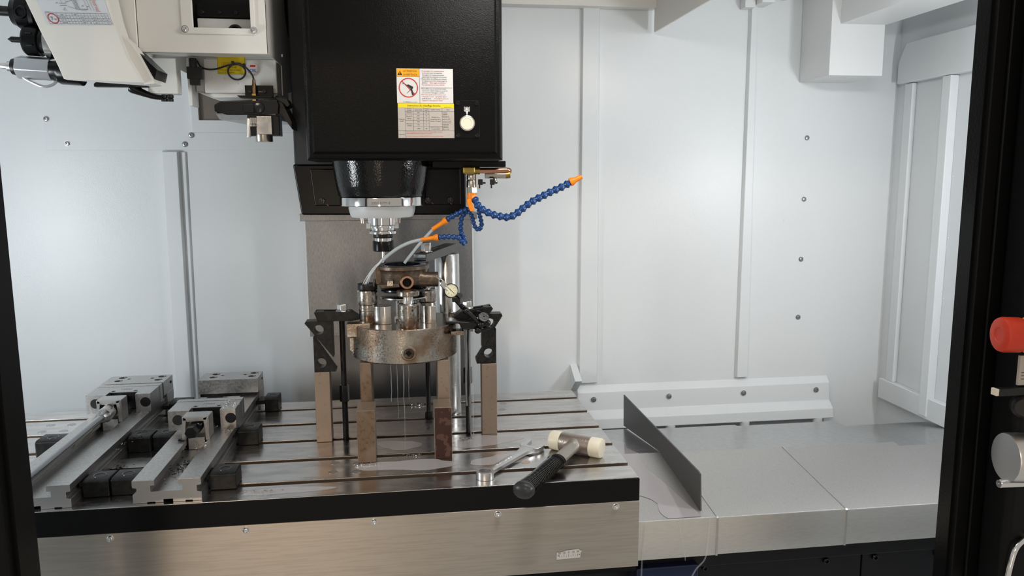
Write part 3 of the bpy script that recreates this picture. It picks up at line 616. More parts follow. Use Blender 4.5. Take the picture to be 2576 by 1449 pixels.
# chuck jaws standing up (round-faced soft jaws)
def dpost(x0, x1, y0, y1, z0, z1):
    pts = [(x1,y0+2),(x1,y1),(x0,y1)]; n = 10; xm = x0+(x1-x0)*.72
    pts += [(x0+(xm-x0)*(1-math.cos(math.pi/2*k/n)), y0+(y1-y0)*.45*(1-math.sin(math.pi/2*k/n))) for k in range(n+1)]
    return MB().prism(pts, 'z', z0, z1)
dpost(-429.5, -396.5, 162, 196, ZT+.1, 254.5).build('soft_jaw', 'steel', ch, bevel=.7)
dpost(-344, -316, 160, 194, ZT+.1, 254).build('soft_jaw', 'steel', ch, bevel=.7)

def riser(name, label, x, y, prof, hole=None, cap=None, n=40):
    t = thing(name, label, 'stand-off', (x, y, ZT+.1), 'round stand-offs on the chuck')
    for k, (nm, p, m) in enumerate(prof): MB().lathe(p, (x,y,0), n=n).build(nm, m, t)
    if hole: MB().cyl((x+hole[0], y-hole[3]+.4, hole[1]), (x+hole[0]*1.02, y-hole[3]-.25, hole[1]), hole[2], n=16).build('pin_hole', 'hole', t)
    return t
z_ = ZT+.1
riser('screw_jack', 'rusty round screw jack at the front of the chuck, flat cap on a neck', -365.8, 133,
      [('base',[(18.6,z_),(19,z_+1),(19,z_+15.6),(18.6,z_+16),(18.6,z_+18)],'riser'),('sleeve',[(18.8,z_+17.6),(19.1,z_+18),(19.1,z_+40),(17,z_+42.5),(9.6,z_+43)],'riser'),('neck',[(10,z_+42),(8.6,z_+48),(8.6,z_+56)],'bright'),('cap',[(11,z_+54.4),(18.4,z_+55.4),(19.6,z_+57),(19.6,z_+64),(18.6,z_+65.2),(.02,z_+65.6)],'riser')], (6.4,z_+32,2.1,17.8))
riser('screw_jack', 'dark oily screw jack by the left clamp', -438.5, 186,
      [('base',[(15.4,z_),(15.8,z_+1),(15.8,z_+22),(16.6,z_+23),(16.6,z_+33.5),(15.4,z_+34.4)],'riser'),('sleeve',[(15.4,z_+34),(17.6,z_+34.8),(17.8,z_+36),(17.8,z_+57.5),(17,z_+59.5),(12,z_+60)],'riser'),('cap',[(14,z_+59.8),(17.8,z_+61),(18,z_+62),(18,z_+70.5),(17.4,z_+71.6),(.02,z_+71.8)],'oxide')], (-3.5,z_+15,2.3,15.0))
riser('screw_jack', 'dark screw jack half hidden behind the right soft jaw', -331, 222,
      [('base',[(15,z_),(16,z_+1),(16,z_+30)],'riser'),('sleeve',[(16,z_+29.4),(18,z_+32),(18,z_+52),(16,z_+54),(12,z_+54.4)],'riser'),('cap',[(7,z_+54),(7,z_+57),(12,z_+58),(12,z_+62),(.02,z_+62)],'bright')])
pl = thing('spacer_discs', 'pair of dark steel discs on a column between casting and chuck', 'spacer', (CX,CY,z_))
MB().lathe([(19,z_),(19,z_+4),(15.5,z_+8),(15.5,z_+44)], (CX,CY+6,0), n=40).build('column', 'steel', pl)
MB().lathe([(10,264),(40,264.4),(43,266),(43,268.5),(41,269.2),(12,269.4)], (CX,CY,0), n=56).build('disc', 'steel', pl)
MB().lathe([(14,269),(14,277),(30,277.4),(42,278.4),(43.5,280.5),(43,283),(30,285.6),(.02,286)], (CX,CY,0), n=56).build('disc', 'casting_dark', pl)

# ---- the casting being machined
wk = thing('casting_workpiece', 'dark bronze pipe casting clamped on the chuck and being milled', 'workpiece', (CX,CY,286))
wx, wy = -374.5, 198
MB().lathe([(33,324.5),(33,300),(20,297),(20,289.6),(36,289.8),(43,293),(45,299),(44.5,312),(46,318),(48,320),(48,325.6),(47,326.6),(34,326.6)], (wx,wy,0), n=64, ring=True).build('housing', 'casting', wk)
MB().lathe([(33.2,326.7),(47.4,326.7),(47.4,327.2),(33.2,327.2)], (wx,wy,0), n=64, ring=True).build('milled_face', 'casting_dark', wk)
MB().lathe([(32.7,301),(.02,301)], (wx,wy,0), n=48).build('bore_floor', 'casting_dark', wk)
MB().lathe([(32.6,301),(33.1,301),(33.1,326.5),(32.6,326.5)], (wx,wy,0), n=48, ring=True).build('bore', 'casting_dark', wk)
MB().prism([(-423.5,326.4),(-409,326.4),(-409,292),(-423,292),(-425,300)], 'y', 176, 204).build('side_boss', 'casting', wk, bevel=3, seg=3)
pipe = MB().loft([[(x, 178+math.cos(a)*r, zc+math.sin(a)*r*1.02) for a in [2*math.pi*i/28 for i in range(28)]] for x, r, zc in ((-395,8,304),(-372,13.5,305),(-350,15.5,303),(-335,13.6,301),(-322,13.2,300.5),(-311.5,13.4,300.5),(-310.8,12.8,300.5),(-311,10.6,300.5),(-335,10.4,300.5))]).build('outlet_pipe', 'casting', wk)
fp = MB().lathe([(13,-30),(12,-8),(11.6,0),(11,1),(8.2,1),(7.6,.2),(7.4,-18),(.02,-18)], (-367,140,300.5), (0.02,-1,0), 36).build('front_port', 'casting', wk)
MB().lathe([(11.65,-2.2),(11.75,.6),(11.1,1.25),(8.1,1.25),(7.8,.4)], (-367,140,300.5), (0.02,-1,0), 36, ring=True).build('port_rim', 'rim_copper', fp)
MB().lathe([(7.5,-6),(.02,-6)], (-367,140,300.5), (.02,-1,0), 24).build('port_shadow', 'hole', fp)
MB().prism([(-418,296),(-380,298),(-378,290),(-412,288.5)], 'y', 152, 190).build('web', 'casting', wk, bevel=2.5, seg=3)
MB().box(-402, -391, 150.4, 154, 293, 303).build('cast_pad', 'riser', wk, bevel=.8)
MB().prism([(-428,290),(-425,290),(-425.6,303),(-427.6,303)], 'y', 172, 178).build('lug', 'casting_dark', wk)

# ---- strap clamps
def hexnut(t, x, y, z, h=12.5, r=9.6, mat='steel', rot=.35):
    MB().lathe([(r*1.22,z),(r*1.28,z+.6),(r*1.2,z+2.2),(r*.9,z+3)], (x,y,0), n=28).build('washer', mat, t)
    MB().hexa((x,y,z+1.5), (x,y,z+h), r, rot).build('nut', mat, t, bevel=.4)
# left clamp
t = thing('strap_clamp', 'black strap clamp holding the chuck beside the dark screw jack', 'clamp', (-495,200,226), 'black strap clamps')
prof_l = [(-533.5,244.5),(-470,243),(-456,233),(-452,229),(-471,226),(-527,227.5)]
MB().prism(prof_l,'y',184,193.5).prism(prof_l,'y',206.5,216).box(-531,-518,190,210,228,244).prism([(-480,243),(-470,243),(-456,233),(-453,229),(-471,226),(-480,226)],'y',190,210).build('bar', 'oxide', t, bevel=.6)
sr = MB()
for k in range(9): sr.prism([(-533.4+k*.72,243.6-k*1.9),(-535+k*.72,242.6-k*1.9),(-532.6+k*.72,241.8-k*1.9)],'y',184,216)
sr.build('serration', 'oxide', t)
t = thing('clamp_stud', 'black threaded stud with coupling nut rising to the left strap clamp', 'stud', (-486,200,-20), 'clamp studs')
MB().cyl((-487,200,-20),(-487,200,250),5.1,n=20).build('rod', 'oxide', t)
th_ = MB()
for k in range(44): th_.lathe([(5.1,0),(5.6,.6),(5.1,1.2)], (-487,200,2+k*1.6), n=16)
th_.build('thread', 'oxide', t, weld=False)
MB().hexa((-487,200,73),(-487,200,104),9.2,.2).build('coupling_nut', 'oxide_wet', t, bevel=.5)
hexnut(t, -485.5, 200, 241.5, 14, 9.6)
# right clamp
t = thing('strap_clamp', 'dark strap clamp holding the chuck behind the dial gauge arm', 'clamp', (-240,200,226), 'black strap clamps')
prof_r = [(-213,246),(-211,242),(-220,228),(-268,224),(-287,225),(-270,238)]
MB().prism(prof_r,'y',184,193.5).prism(prof_r,'y',206.5,216).box(-228,-216,190,210,230,245).prism([(-262,240),(-270,238),(-286,226),(-268,224),(-262,225)],'y',190,210).build('bar', 'oxide', t, bevel=.6)
sr = MB()
for k in range(8): sr.prism([(-211.5-k*1.15,242.4-k*1.8),(-209.8-k*1.15,241.2-k*1.8),(-212.2-k*1.15,240.6-k*1.8)],'y',184,216)
sr.build('serration', 'oxide', t)
t = thing('clamp_stud', 'black threaded stud with coupling nut rising to the right strap clamp', 'stud', (-257,205,-20), 'clamp studs')
MB().cyl((-257,202,-20),(-257,202,252),5.1,n=20).build('rod', 'oxide', t)
th_ = MB()
for k in range(44): th_.lathe([(5.1,0),(5.6,.6),(5.1,1.2)], (-257,202,2+k*1.6), n=16)
th_.build('thread', 'oxide', t, weld=False)
MB().hexa((-257,202,98),(-257,202,128),9.2,.2).build('coupling_nut', 'oxide_wet', t, bevel=.5)
hexnut(t, -257, 202, 241, 14, 9.0)
# step blocks
def toothed(a, b, n, d):
    a, b = Vector((*a,0)), Vector((*b,0)); u = (b-a)/n; nn = Vector((-u.y,u.x,0)).normalized()*d; out = []
    for k in range(n): out += [tuple((a+u*k)[:2]), tuple((a+u*(k+.5)+nn)[:2])]
    return out+[tuple(b[:2])]
def stepblock(label, outline, hole, at):
    t = thing('step_block', label, 'step block', at, 'black step blocks')
    MB().plate(outline, [circ(*hole, 24)], 'y', 187, 213).build('wedge', 'oxide', t, bevel=.4)
    MB().lathe([(hole[2]+.02,-.2),(hole[2]+1.1,-.2),(hole[2]+.9,.3),(hole[2],.3)], (hole[0],187,hole[1]), (0,-1,0), 24, ring=True).build('hole_rim', 'oxide_wet', t)
    return t
stepblock('black step block under the left strap clamp, upper of its pair', [(-503,159),(-503,227.2),(-550,227.2),(-552,224)]+toothed((-551.5,222),(-504,159.6),26,1.3)[:-1], (-527.5,211.5,8.6), (-527,200,160))
stepblock('black step block on the left upright block, lower of its pair', [(-538,198),(-538,133.2),(-499.5,133.2),(-499,137)]+toothed((-500.4,138.6),(-537.4,197),26,1.0)[1:-1], (-525,150,8.8), (-520,200,133))
stepblock('black step block under the right strap clamp, upper of its pair', [(-231,168.5),(-231,231.5),(-194,231.5),(-192.4,227)]+toothed((-193,225),(-230.4,169),26,-1.3)[1:-1], (-216.5,214,9.4), (-212,200,168))
stepblock('black step block on the right upright block, lower of its pair', [(-204.5,203),(-204.5,137.9),(-241,137.9),(-242,144)]+toothed((-241,145.5),(-205,201.5),26,1.3)[1:-1], (-219,157.5,8.8), (-220,200,138))
# rear post and the top clamp on it
po = MB().lathe([(24,0.05),(25.2,1),(25.2,329.5),(24,331.5),(.02,331.6)], (-287,335,0), n=56).build('steel_post', 'steel', at=(-287,335,0)); tag(po, 'tall polished round steel post behind the chuck', 'post')
t = thing('strap_clamp', 'grey strap clamp pressing on the casting, resting on the steel post', 'clamp', (-320,260,330), 'black strap clamps')
A, B = Vector((-342,226,0)), Vector((-276,352,0)); u = (B-A).normalized(); nv = Vector((-u.y,u.x,0)); Lb = (B-A).length
bar = MB(); zp = [(0,341.5),(Lb-4,350.5),(Lb,348),(Lb-7,333),(0,327.4)]
for d0, d1 in ((-13,-5),(5,13)): bar.prism(zp, 'y', d0, d1)
bar.prism([(0,341.5),(14,342.4),(14,328),(0,327.4)],'y',-8,8); bar.prism([(Lb-50,347.5),(Lb-4,350.5),(Lb,348),(Lb-7,333),(Lb-50,331)],'y',-8,8)
bar.xform(Matrix.Translation(A) @ Matrix((tuple(u),tuple(nv),(0,0,1))).transposed().to_4x4()).build('bar', 'fin', t, bevel=.7)
nb = MB(); nb.prism([(-1.5,341),(-1.5,334),(-.2,333)],'y',-12,12); nb.prism([(-1,331.6),(-1,327.8),(.5,327.6)],'y',-12,12)
nb.xform(Matrix.Translation(A) @ Matrix((tuple(u),tuple(nv),(0,0,1))).transposed().to_4x4()).build('ground_end', 'bright', t)
pn = A+u*26
hexnut(t, pn.x, pn.y, 343.4, 18, 9.8, 'steel', .2)
t = thing('clamp_stud', 'black stud screwed into the chuck under the upper clamp nut', 'stud', (pn.x,pn.y,ZT), 'clamp studs')
MB().cyl((pn.x,pn.y,ZT+.1),(pn.x,pn.y,346),4.6,n=18).build('rod', 'oxide_wet', t)
MB().hexa((pn.x,pn.y,ZT+.1),(pn.x,pn.y,ZT+10),8,.3).build('nut', 'oxide', t)
t = thing('clamp_stud', 'long black stud standing in the table slot behind the chuck', 'stud', (-330,302,-20), 'clamp studs')
MB().cyl((-330,302,-20),(-330,302,236),4.8,n=18).build('rod', 'oxide_wet', t)
MB().hexa((-330,302,.1),(-330,302,13),8,.3).build('nut', 'oxide', t)
# coolant threads falling from the chuck to the table
dr = MB(); r_ = random.Random(5)
for x, y, za, zb, rr_ in ((-377,106,161,1,.75),(-399,118,161,92,.9),(-368,112,161,96,.5),(-255,175,205,1,2.2),(-262,178,205,60,2.6),(-250,180,190,1,1.6),(-388,112,161,60,.5)):
    k = 8; dr.tube([(x+r_.uniform(-.6,.6), y+r_.uniform(-.5,.5), za+(zb-za)*i/k) for i in range(k+1)], [rr_*(1.15-.5*i/k)*r_.uniform(.7,1.2) for i in range(k+1)], 8)
o = dr.build('coolant_drips', 'drip', at=(-377,110,80), kind='stuff'); tag(o, 'thin threads of coolant dripping from the chuck to the table', 'liquid')

# ================================================================== DIAL GAUGE
dg = thing('dial_gauge', 'small lever dial gauge with cream face on a jointed black arm', 'dial gauge', (-240,150,200))
dc = Vector((-289,148,283)); dn = Vector((0.10,-1,0.18)).normalized()
MB().lathe([(11.4,-9),(13,-8),(13.2,-1),(12.9,.6),(11.6,.9),(11.4,.1)], dc, dn, 40, ring=True).build('bezel', 'black_plastic', dg)
face = MB().lathe([(11.5,-.2),(11.5,.25),(.02,.25)], dc, dn, 36).build('dial_face', 'dial', dg)
q = Vector((0,0,1)).rotation_difference(dn)
du = (Vector((1,0,0))-dn*dn.x).normalized(); dv = -du.cross(dn) if (-du.cross(dn)).z > 0 else du.cross(dn)
pk = MB(); o0 = dc+dn*.45
for k in range(40):
    a = 2*math.pi*k/40; c_, s_ = math.cos(a), math.sin(a); r0 = 9.2 if k % 5 else 8.2; wd = .12
    pk.strip([(r0*c_-wd*s_,r0*s_+wd*c_),(10.6*c_-wd*s_,10.6*s_+wd*c_),(10.6*c_+wd*s_,10.6*s_-wd*c_),(r0*c_+wd*s_,r0*s_-wd*c_)], o0, du, dv)
for k, tx in enumerate(('0','10','20','30','40','30','20','10')):
    a = math.pi*.75-k*math.pi/4; pk.text(tx, 2.0, o0+du*(6.6*math.cos(a))+dv*(6.6*math.sin(a)-.6), du, dv, 'CENTER')
pk.strip([(-.5,-.3),(.5,.3),(-6.9,7.1),(-7.1,6.9)], o0+dn*.1, du, dv); pk.strip([(5,-4),(4.6,-4.6),(-.3,-.3),(.3,.3)], o0+dn*.1, du, dv)
pk.build('print', 'ink', face, weld=False)
MB().prism([(-312,304),(-309,307),(-300,299),(-296,292),(-301,289),(-306,295)], 'y', 146, 153).build('lever_body', 'bright', dg, bevel=1)
MB().box(-309.2, -306, 145.2, 146.4, 299.5, 303).build('lever_slot', 'hole', dg)
MB().cyl((-310,149.5,303),(-316.4,150,309.5),.8,.45,10).ball((-316.6,150,309.8),1,8).build('stylus', 'bright', dg)
MB().cyl((-307,149,295),(-296,150,283),3.2).build('stem', 'satin_chrome', dg)
a1, a2, a3, a4 = Vector((-283,152,268)), Vector((-258,146,240)), Vector((-238,138,222)), Vector((-243,140,211))
MB().cyl(a1,a1.lerp(a2,.62),4.2).build('upper_arm', 'oxide_wet', dg)
MB().box(-288,-273,145,156,262,272).build('swivel_clamp', 'oxide_wet', dg, bevel=2)
MB().cyl((-277,150,272),(-273.5,144,275),5,n=20).build('swivel_screw', 'oxide', dg)
for k in range(3): MB().lathe([(4.4,0),(5.2,.8),(4.4,1.6)], a1.lerp(a2,.42+.08*k), a2-a1, 18).build('ring', 'oxide_wet', dg)
MB().ball(a1.lerp(a2,.78),6.4,18).build('ball_joint', 'oxide_wet', dg)
MB().cyl(a1.lerp(a2,.78),a3,3.9,4.6).build('lower_arm', 'oxide_wet', dg)
MB().ball(a3,6.8,18).build('ball_joint', 'oxide_wet', dg)
MB().ball(a4,6.2,18).build('ball_joint', 'oxide_wet', dg)
MB().ball((-226,143,223),7.2,18).build('ball_joint', 'oxide_wet', dg)
MB().cyl(a3,(-226,143,223),5).cyl(a4,(-222,150,214),4.6).build('link', 'oxide_wet', dg)
MB().lathe([(9.4,0),(9.8,.6),(9.8,4.4),(9.2,5),(1.5,5),(1.4,3.6),(.02,3.6)], (-233,139,233), (.15,-.75,.62), 32).build('lock_knob', 'oxide_wet', dg)
MB().tube(smooth_path([(-250,160,238),(-244,154,243),(-236,154,241),(-231,156,234)],5), 1.6, 8).build('fine_adjust_wire', 'oxide_wet', dg)
mb_ = thing('gauge_base', 'oily black plate under the dial gauge arm on the chuck rim', 'mount', (-262,165,212))
MB().prism([(-300,228.6),(-262,226),(-236,224),(-226,218),(-230,211),(-270,212),(-276,222.8),(-300,222.8)], 'y', 146, 184).build('plate', 'oxide_wet', mb_, bevel=2, seg=3)
MB().lathe([(8,0),(8,8),(6,9)], (-284,215,223), n=24).build('stub', 'steel', mb_)

# ================================================================== VISES
def make_vise(label, x0, x1, ym, yf, grp):
    """x0..x1 base width; ym front of the sliding jaw; yf front of the fixed jaw"""
    xc = (x0+x1)/2; jx0, jx1 = x0-14, x1+3; w_ = x1-x0; zr = 35.8; y0, y1 = -50, 462
    t = thing('machine_vise', label, 'vise', (xc, 200, 0), 'long steel machine vises on the table')
    P = [(0,0.1),(0,13.7),(6,16.5),(6,24),(0,25.4),(0,zr),(32,zr),(32,27.8),(26,27.8),(26,18),(w_-27,18),(w_-27,27.3),(w_-33,27.3),(w_-33,zr),(w_,zr),(w_,25.6),(w_-6.5,24.4),(w_-6.5,15),(w_,13.8),(w_,0.1),
         (w_-13,0.1),(w_-13,1.6),(w_-24,1.6),(w_-24,.1),(w_/2+8,.1),(w_/2+8,5),(w_/2-6,5),(w_/2-6,.1),(32,.1),(32,1.6),(20,1.6),(20,.1)]
    MB().prism([(x0+a,b) for a, b in P], 'y', y0, y1).build('base', 'vise', t, bevel=.6)
    MB().prism([(x0+.3+a*(w_-.6)/w_,.4+b*(zr-.8)/zr) for a, b in P], 'y', y0-.15, y0).build('base_end', 'vise_end', t)
    # sliding jaw: U-shaped block with spring holes
    nx0, nx1 = xc-27, xc+26
    jw = MB().plate(rect(jx0,jx1,ym+19,ym+57), [circ(xc-22,ym+26,4.0,18),circ(xc+19,ym+26,4.0,18)], 'z', zr+.05, 71.6).box(jx0,nx0,ym,ym+19,zr+.05,71.6).box(nx1,jx1,ym,ym+19,zr+.05,71.6).build('sliding_jaw', 'vise', t, weld=False)
    for x in (nx0-20, nx1+18): MB().lathe([(9.6,-.05),(9.2,.25),(.02,.25)], (x,ym,55), (0,-1,0), 28).build('bore', 'hole', t)
    for x in (xc-22, xc+19): MB().lathe([(4.1,0),(.02,0)], (x,ym+26,66), n=18).build('bore_floor', 'hole', t)
    MB().text('HAAS', 8.5, (xc-12,ym+36,71.75), (1,0,0), (0,1,0)).build('engraving', 'oxide', jw, weld=False)
    MB().box(jx0-1, jx1+.5, ym+59, ym+74, 39, 72.4).build('jaw_plate', 'vise', t, bevel=.5)
    MB().box(jx0+2, jx1-1, ym+57, ym+59, 42, 69.5).build('jaw_gap', 'oxide', t)
    # fixed jaw
    fx0, fx1 = jx0-2, jx1+.5
    MB().plate(rect(fx0,fx1,yf+1,yf+64), [circ(xc-40,yf+24,8,22),circ(xc-40,yf+50,8,22),circ(xc+38,yf+24,8,22),circ(xc+38,yf+50,8,22),circ(xc-24,yf+38,4,16),circ(xc+22,yf+38,4,16)], 'z', 43, 72).build('fixed_jaw', 'vise', t, bevel=.7)
    MB().box(fx0+3, fx1-3, yf+3, yf+62, 36, 50).build('jaw_seat', 'oxide', t)
    MB().prism([(yf+20,43),(yf+64,43),(yf+64,30),(yf+56,8),(yf+50,0.2),(yf+20,0.2)], 'x', x1+.2, fx1+.4).build('jaw_foot', 'vise', t, bevel=.6)
    MB().lathe([(3.2,0),(.02,0)], (fx1+.8,yf+48,60), (1,0,0), 14).build('side_bore', 'hole', t)
    # screw bracket in front of the sliding jaw
    yb = ym-60; bx0, bx1 = xc-24, xc+20
    MB().box(bx0, bx1, yb+3, ym-24, 68, 77).box(bx0, bx0+6, yb+3, ym-24, 35.9, 70).box(bx1-6, bx1, yb+3, ym-24, 35.9, 70).box(bx0+3, bx1-3, yb+26, ym-24, 37, 70).build('screw_bracket', 'vise', t, bevel=1.4)
    MB().prism([(bx0-1,36),(bx0+5.5,36),(bx0+5.5,52),(bx0+8,75),(bx0+3,77)], 'y', yb, yb+3.4).prism([(bx1-5.5,36),(bx1+1,36),(bx1-2,77),(bx1-8,75),(bx1-5.5,52)], 'y', yb, yb+3.4).prism([(bx0+3,72),(bx1-3,72),(bx1-2,77),(bx0+3,77)], 'y', yb, yb+3.4).build('bracket_rim', 'vise_end', t, bevel=.5)
    MB().box(bx0+8, bx1-8, yb+4, ym+30, 18.2, 40).build('bracket_foot', 'vise', t, bevel=1)
    MB().cyl((xc-2,ym-26,57), (xc-2,ym+24,57), 10, n=28).build('spindle_screw', 'oxide', t)
    MB().box(nx0+1, nx1-.5, ym+18, ym+18.9, zr+.2, 70.5).build('notch_back', 'oxide', t)
    return t, xc, yb
vt, xc, yb = make_vise('open machine vise with bare hexagon screw end, nearer the chuck', -782.5, -683.2, 185, 395, None)
MB().cyl((xc-3,yb+50,57),(xc-3,yb-4,57),9.4,n=26).hexa((xc-3,yb-2,57),(xc-3,yb-24,57),11,.1).build('screw_end', 'oxide_wet', vt, bevel=.6)
for k in range(4): MB().lathe([(9.4,0),(10.8,1.4),(9.4,2.8)], (xc-3,yb+20-k*5,57), (0,-1,0), 24).build('screw_thread', 'oxide_wet', vt)
vt, xc, yb = make_vise('closed machine vise with a long crank bar in its screw, beside the left jamb', -970, -869, 313.5, 394, None)
cr = thing('vise_crank', 'long chrome crank bar lying along the vise beside the left jamb', 'crank', (xc, 100, 48))
hx = xc-1
MB().lathe([(13.5,0),(13.5,44),(12.6,47),(6.5,55)], (hx,yb+18,57), (0,-1,-.03), 36).build('socket', 'steel', cr)
MB().cyl((hx,yb-34,56),(hx-2,-215,47),6.2,n=24).build('bar', 'crank_bar', cr)
MB().cyl((hx-.8,yb-92,53),(hx-1.4,yb-165,50.5),6.9,n=24).build('worn_sleeve', 'nickel', cr)

# hold-down clamp blocks bolted in the T slots
def holddown(label, x0, x1, y0, lip, z1=27):
    t = thing('vise_holddown', label, 'clamp', ((x0+x1)/2, y0+20, 0), 'black hold-down clamps of the vises')
    n = 6; pr2 = []
    MB().prism([(y0,.1),(y0+42,.1),(y0+42,z1),(y0+36,z1+.6),(y0+6,z1+.6),(y0,z1-2)], 'x', x0, x1).build('block', 'oxide', t, bevel=2, seg=3)
    MB().box(*( (x1-2, x1+lip) if lip > 0 else (x0+lip, x0+2) ), y0+4, y0+38, 15.6, 23.6).build('nose', 'oxide', t, bevel=.6)
    xm = (x0+x1)/2
    MB().lathe([(10,z1+.4),(9.6,z1+1.1),(8,z1+1.2),(7.4,z1-4),(4.4,z1-4),(4.2,z1-7),(.02,z1-7)], (xm,y0+20,0), n=24).build('cap_screw', 'oxide_wet', t)
    return t
holddown('hold-down clamp at the front of the bare-screw vise, nearer the chuck', -680, -640, -15, -6)
holddown('middle hold-down clamp of the bare-screw vise, nearer the chuck', -680, -643, 190, -6, 28)
holddown('rear hold-down clamp of the bare-screw vise below its fixed jaw', -668, -640, 394, -18, 30)
holddown('front clamp between the vises, beside the closed vise', -866, -828, -16, -6)
holddown('front clamp between the vises, beside the open vise', -826, -785, -14, 6)
holddown('middle clamp between the vises, beside the closed vise', -866, -828, 180, -6, 28)
holddown('middle clamp between the vises, beside the open vise', -825, -785, 184, 6, 28)
holddown('rear clamp between the two vises, next to the closed vise', -855, -815, 385, -14, 30)
holddown('clamp on the far side of the closed vise by the jamb', -1018, -973, 176, 6, 30)

# ================================================================== WRENCH AND HAMMER
wr = thing('combination_wrench', 'chrome combination wrench lying on the table beside the hammer', 'wrench', (-195,35,0))
wm = Matrix.Translation((-249,-27,0)) @ Matrix.Rotation(math.atan2(132,110), 4, 'Z') @ Matrix.Diagonal((.92,1,1,1))
LW = 158
MB().plate(circ(0,0,15.0,40), [circ(0,0,9.8,12)], 'z', .3, 13).xform(wm).build('ring_end', 'satin_chrome', wr, bevel=1.4)
sh = MB().loft([[(x,-wd,z0+.6),(x,-wd*.6,z0),(x,wd*.6,z0),(x,wd,z0+.6),(x,wd,z1-.6),(x,wd*.75,z1),(x,-wd*.75,z1),(x,-wd,z1-.6)] for x, wd, z0, z1 in ((13,8,3,10.5),(22,7.2,3.2,10),(60,7.4,3.4,9.8),(110,8,3.2,9.8),(130,9.5,3,10),(142,13,2.6,10.6),(150,17,2.4,10.8))]).xform(wm).build('shank', 'satin_chrome', wr)
MB().text('CHROME VANADIUM', 6.4, (32,-2.6,9.95), (1,0,0), (0,1,0), ext=.12, sx=1.0).xform(wm).build('embossing', 'chrome', sh, weld=False)
jaw = [(146,-15),(152,-19),(163,-21),(174,-20),(181,-16),(184,-11),(179,-9.4),(164,-10.6),(158,-8),(156,0),(158,8),(164,10.6),(186,13),(189,15),(184,19),(174,22),(162,22),(152,19),(146,15)]
MB().prism(jaw, 'z', 2.2, 11).xform(wm @ Matrix.Translation((0,0,0))).build('open_end', 'satin_chrome', wr, bevel=1.2)
hm = thing('soft_hammer', 'soft-faced hammer with ivory caps and black ribbed grip on the table edge', 'hammer', (-95,20,0))
h0 = Vector((-78,62,17.2)); ha = Vector((.80,-.60,0)).normalized()
MB().lathe([(16.2,-30),(16.4,-29),(16.4,29),(16.2,30)], h0, ha, 44).build('head', 'hammer_metal', hm)
MB().lathe([(15,28.5),(17.1,28.6),(17.2,30),(17.2,46),(16,48.5),(13.5,49.6),(.02,50)], h0, ha, 44).build('face_cap', 'ivory', hm)
MB().lathe([(15,28.5),(17.1,28.6),(17.2,30),(17.2,46),(16,48.5),(13.5,49.6),(.02,50)], h0, -ha, 44).build('face_cap', 'ivory', hm)
hd_ = (Vector((-207,-127,13))-h0).normalized(); hn = Vector((-hd_.y,hd_.x,0)).normalized(); hz = hd_.cross(hn)
def oval(s_, a, b, n=24): return [h0+hd_*s_+hn*(a*math.cos(2*math.pi*i/n))+hz*(b*math.sin(2*math.pi*i/n)) for i in range(n)]
MB().loft([oval(s_,a,b) for s_, a, b in ((10,14.5,14),(17,14,11),(20,12.6,8.8),(40,12.2,8.2),(92,12,8))]).build('shaft', 'hammer_shaft', hm)
rg = []
for k in range(27):
    s_ = 84+k*4.6; kk = 1+.05*math.sin(k*.24)+(.12 if k < 2 else 0)+.14*(k/26)**2
    rg += [oval(s_,14.0*kk,10.8*kk), oval(s_+2.6,14.5*kk,11.3*kk), oval(s_+3.2,12.9*kk,10*kk), oval(s_+4.4,12.9*kk,10*kk)]
gr = MB().loft(rg).build('grip', 'rubber', hm, ang=50)
MB().loft([oval(207,16,12.4),oval(210,17.4,13.6),oval(216,17.2,13.4),oval(220,15.4,11.8),oval(223,10.5,8),oval(224.5,3.6,2.8)]).build('grip_end', 'rubber_cap', hm)

# ================================================================== TOOL CHANGER
mg = thing('tool_magazine', 'cream sheet metal magazine cover with a tool size chart', 'tool magazine', (-830, 120, 630))
# a rolled cover: outline in x,z, its face bowed a little towards the door
def bow(z): return 50-10*math.sin(math.pi*max(0,min(1,(z-628)/330)))
L_ = [(-868.5,632),(-874,650),(-882,672),(-893,700),(-906,736),(-920,775),(-935,815),(-952,860),(-968,905)]
R_ = [(-757,628),(-765,645),(-775,664),(-783,690),(-790,720),(-796,760),(-800,800),(-802,850),(-802,905)]
mbm = MB(); n = len(L_)
for (a, b), (c_, d) in zip(L_, R_): mbm.v += [(a,bow(b),b),(c_,bow(d),d),(c_,bow(d)+48,d),(a,bow(b)+14,b)]
for k in range(n-1):
    for i in range(4): mbm.f.append((k*4+i, k*4+(i+1)%4, k*4+4+(i+1)%4, k*4+4+i))
mbm.f += [(0,1,2,3), tuple(4*(n-1)+i for i in range(4))]
mbm.build('cover', 'cream', mg, bevel=1)
MB().prism([(-758,626),(-742,628),(-763,672),(-775,690),(-786,700),(-776,664)], 'y', 60, 96).build('cover_flange', 'cream', mg, bevel=1)
MB().prism([(-745,636),(-741,650),(-772,682),(-762,662)], 'y', 70, 125).build('shadow_gap', 'black_paint', mg)
MB().box(-840, -775, 98, 140, 682, 905).build('rear_cover', 'cream', mg, bevel=1.5)
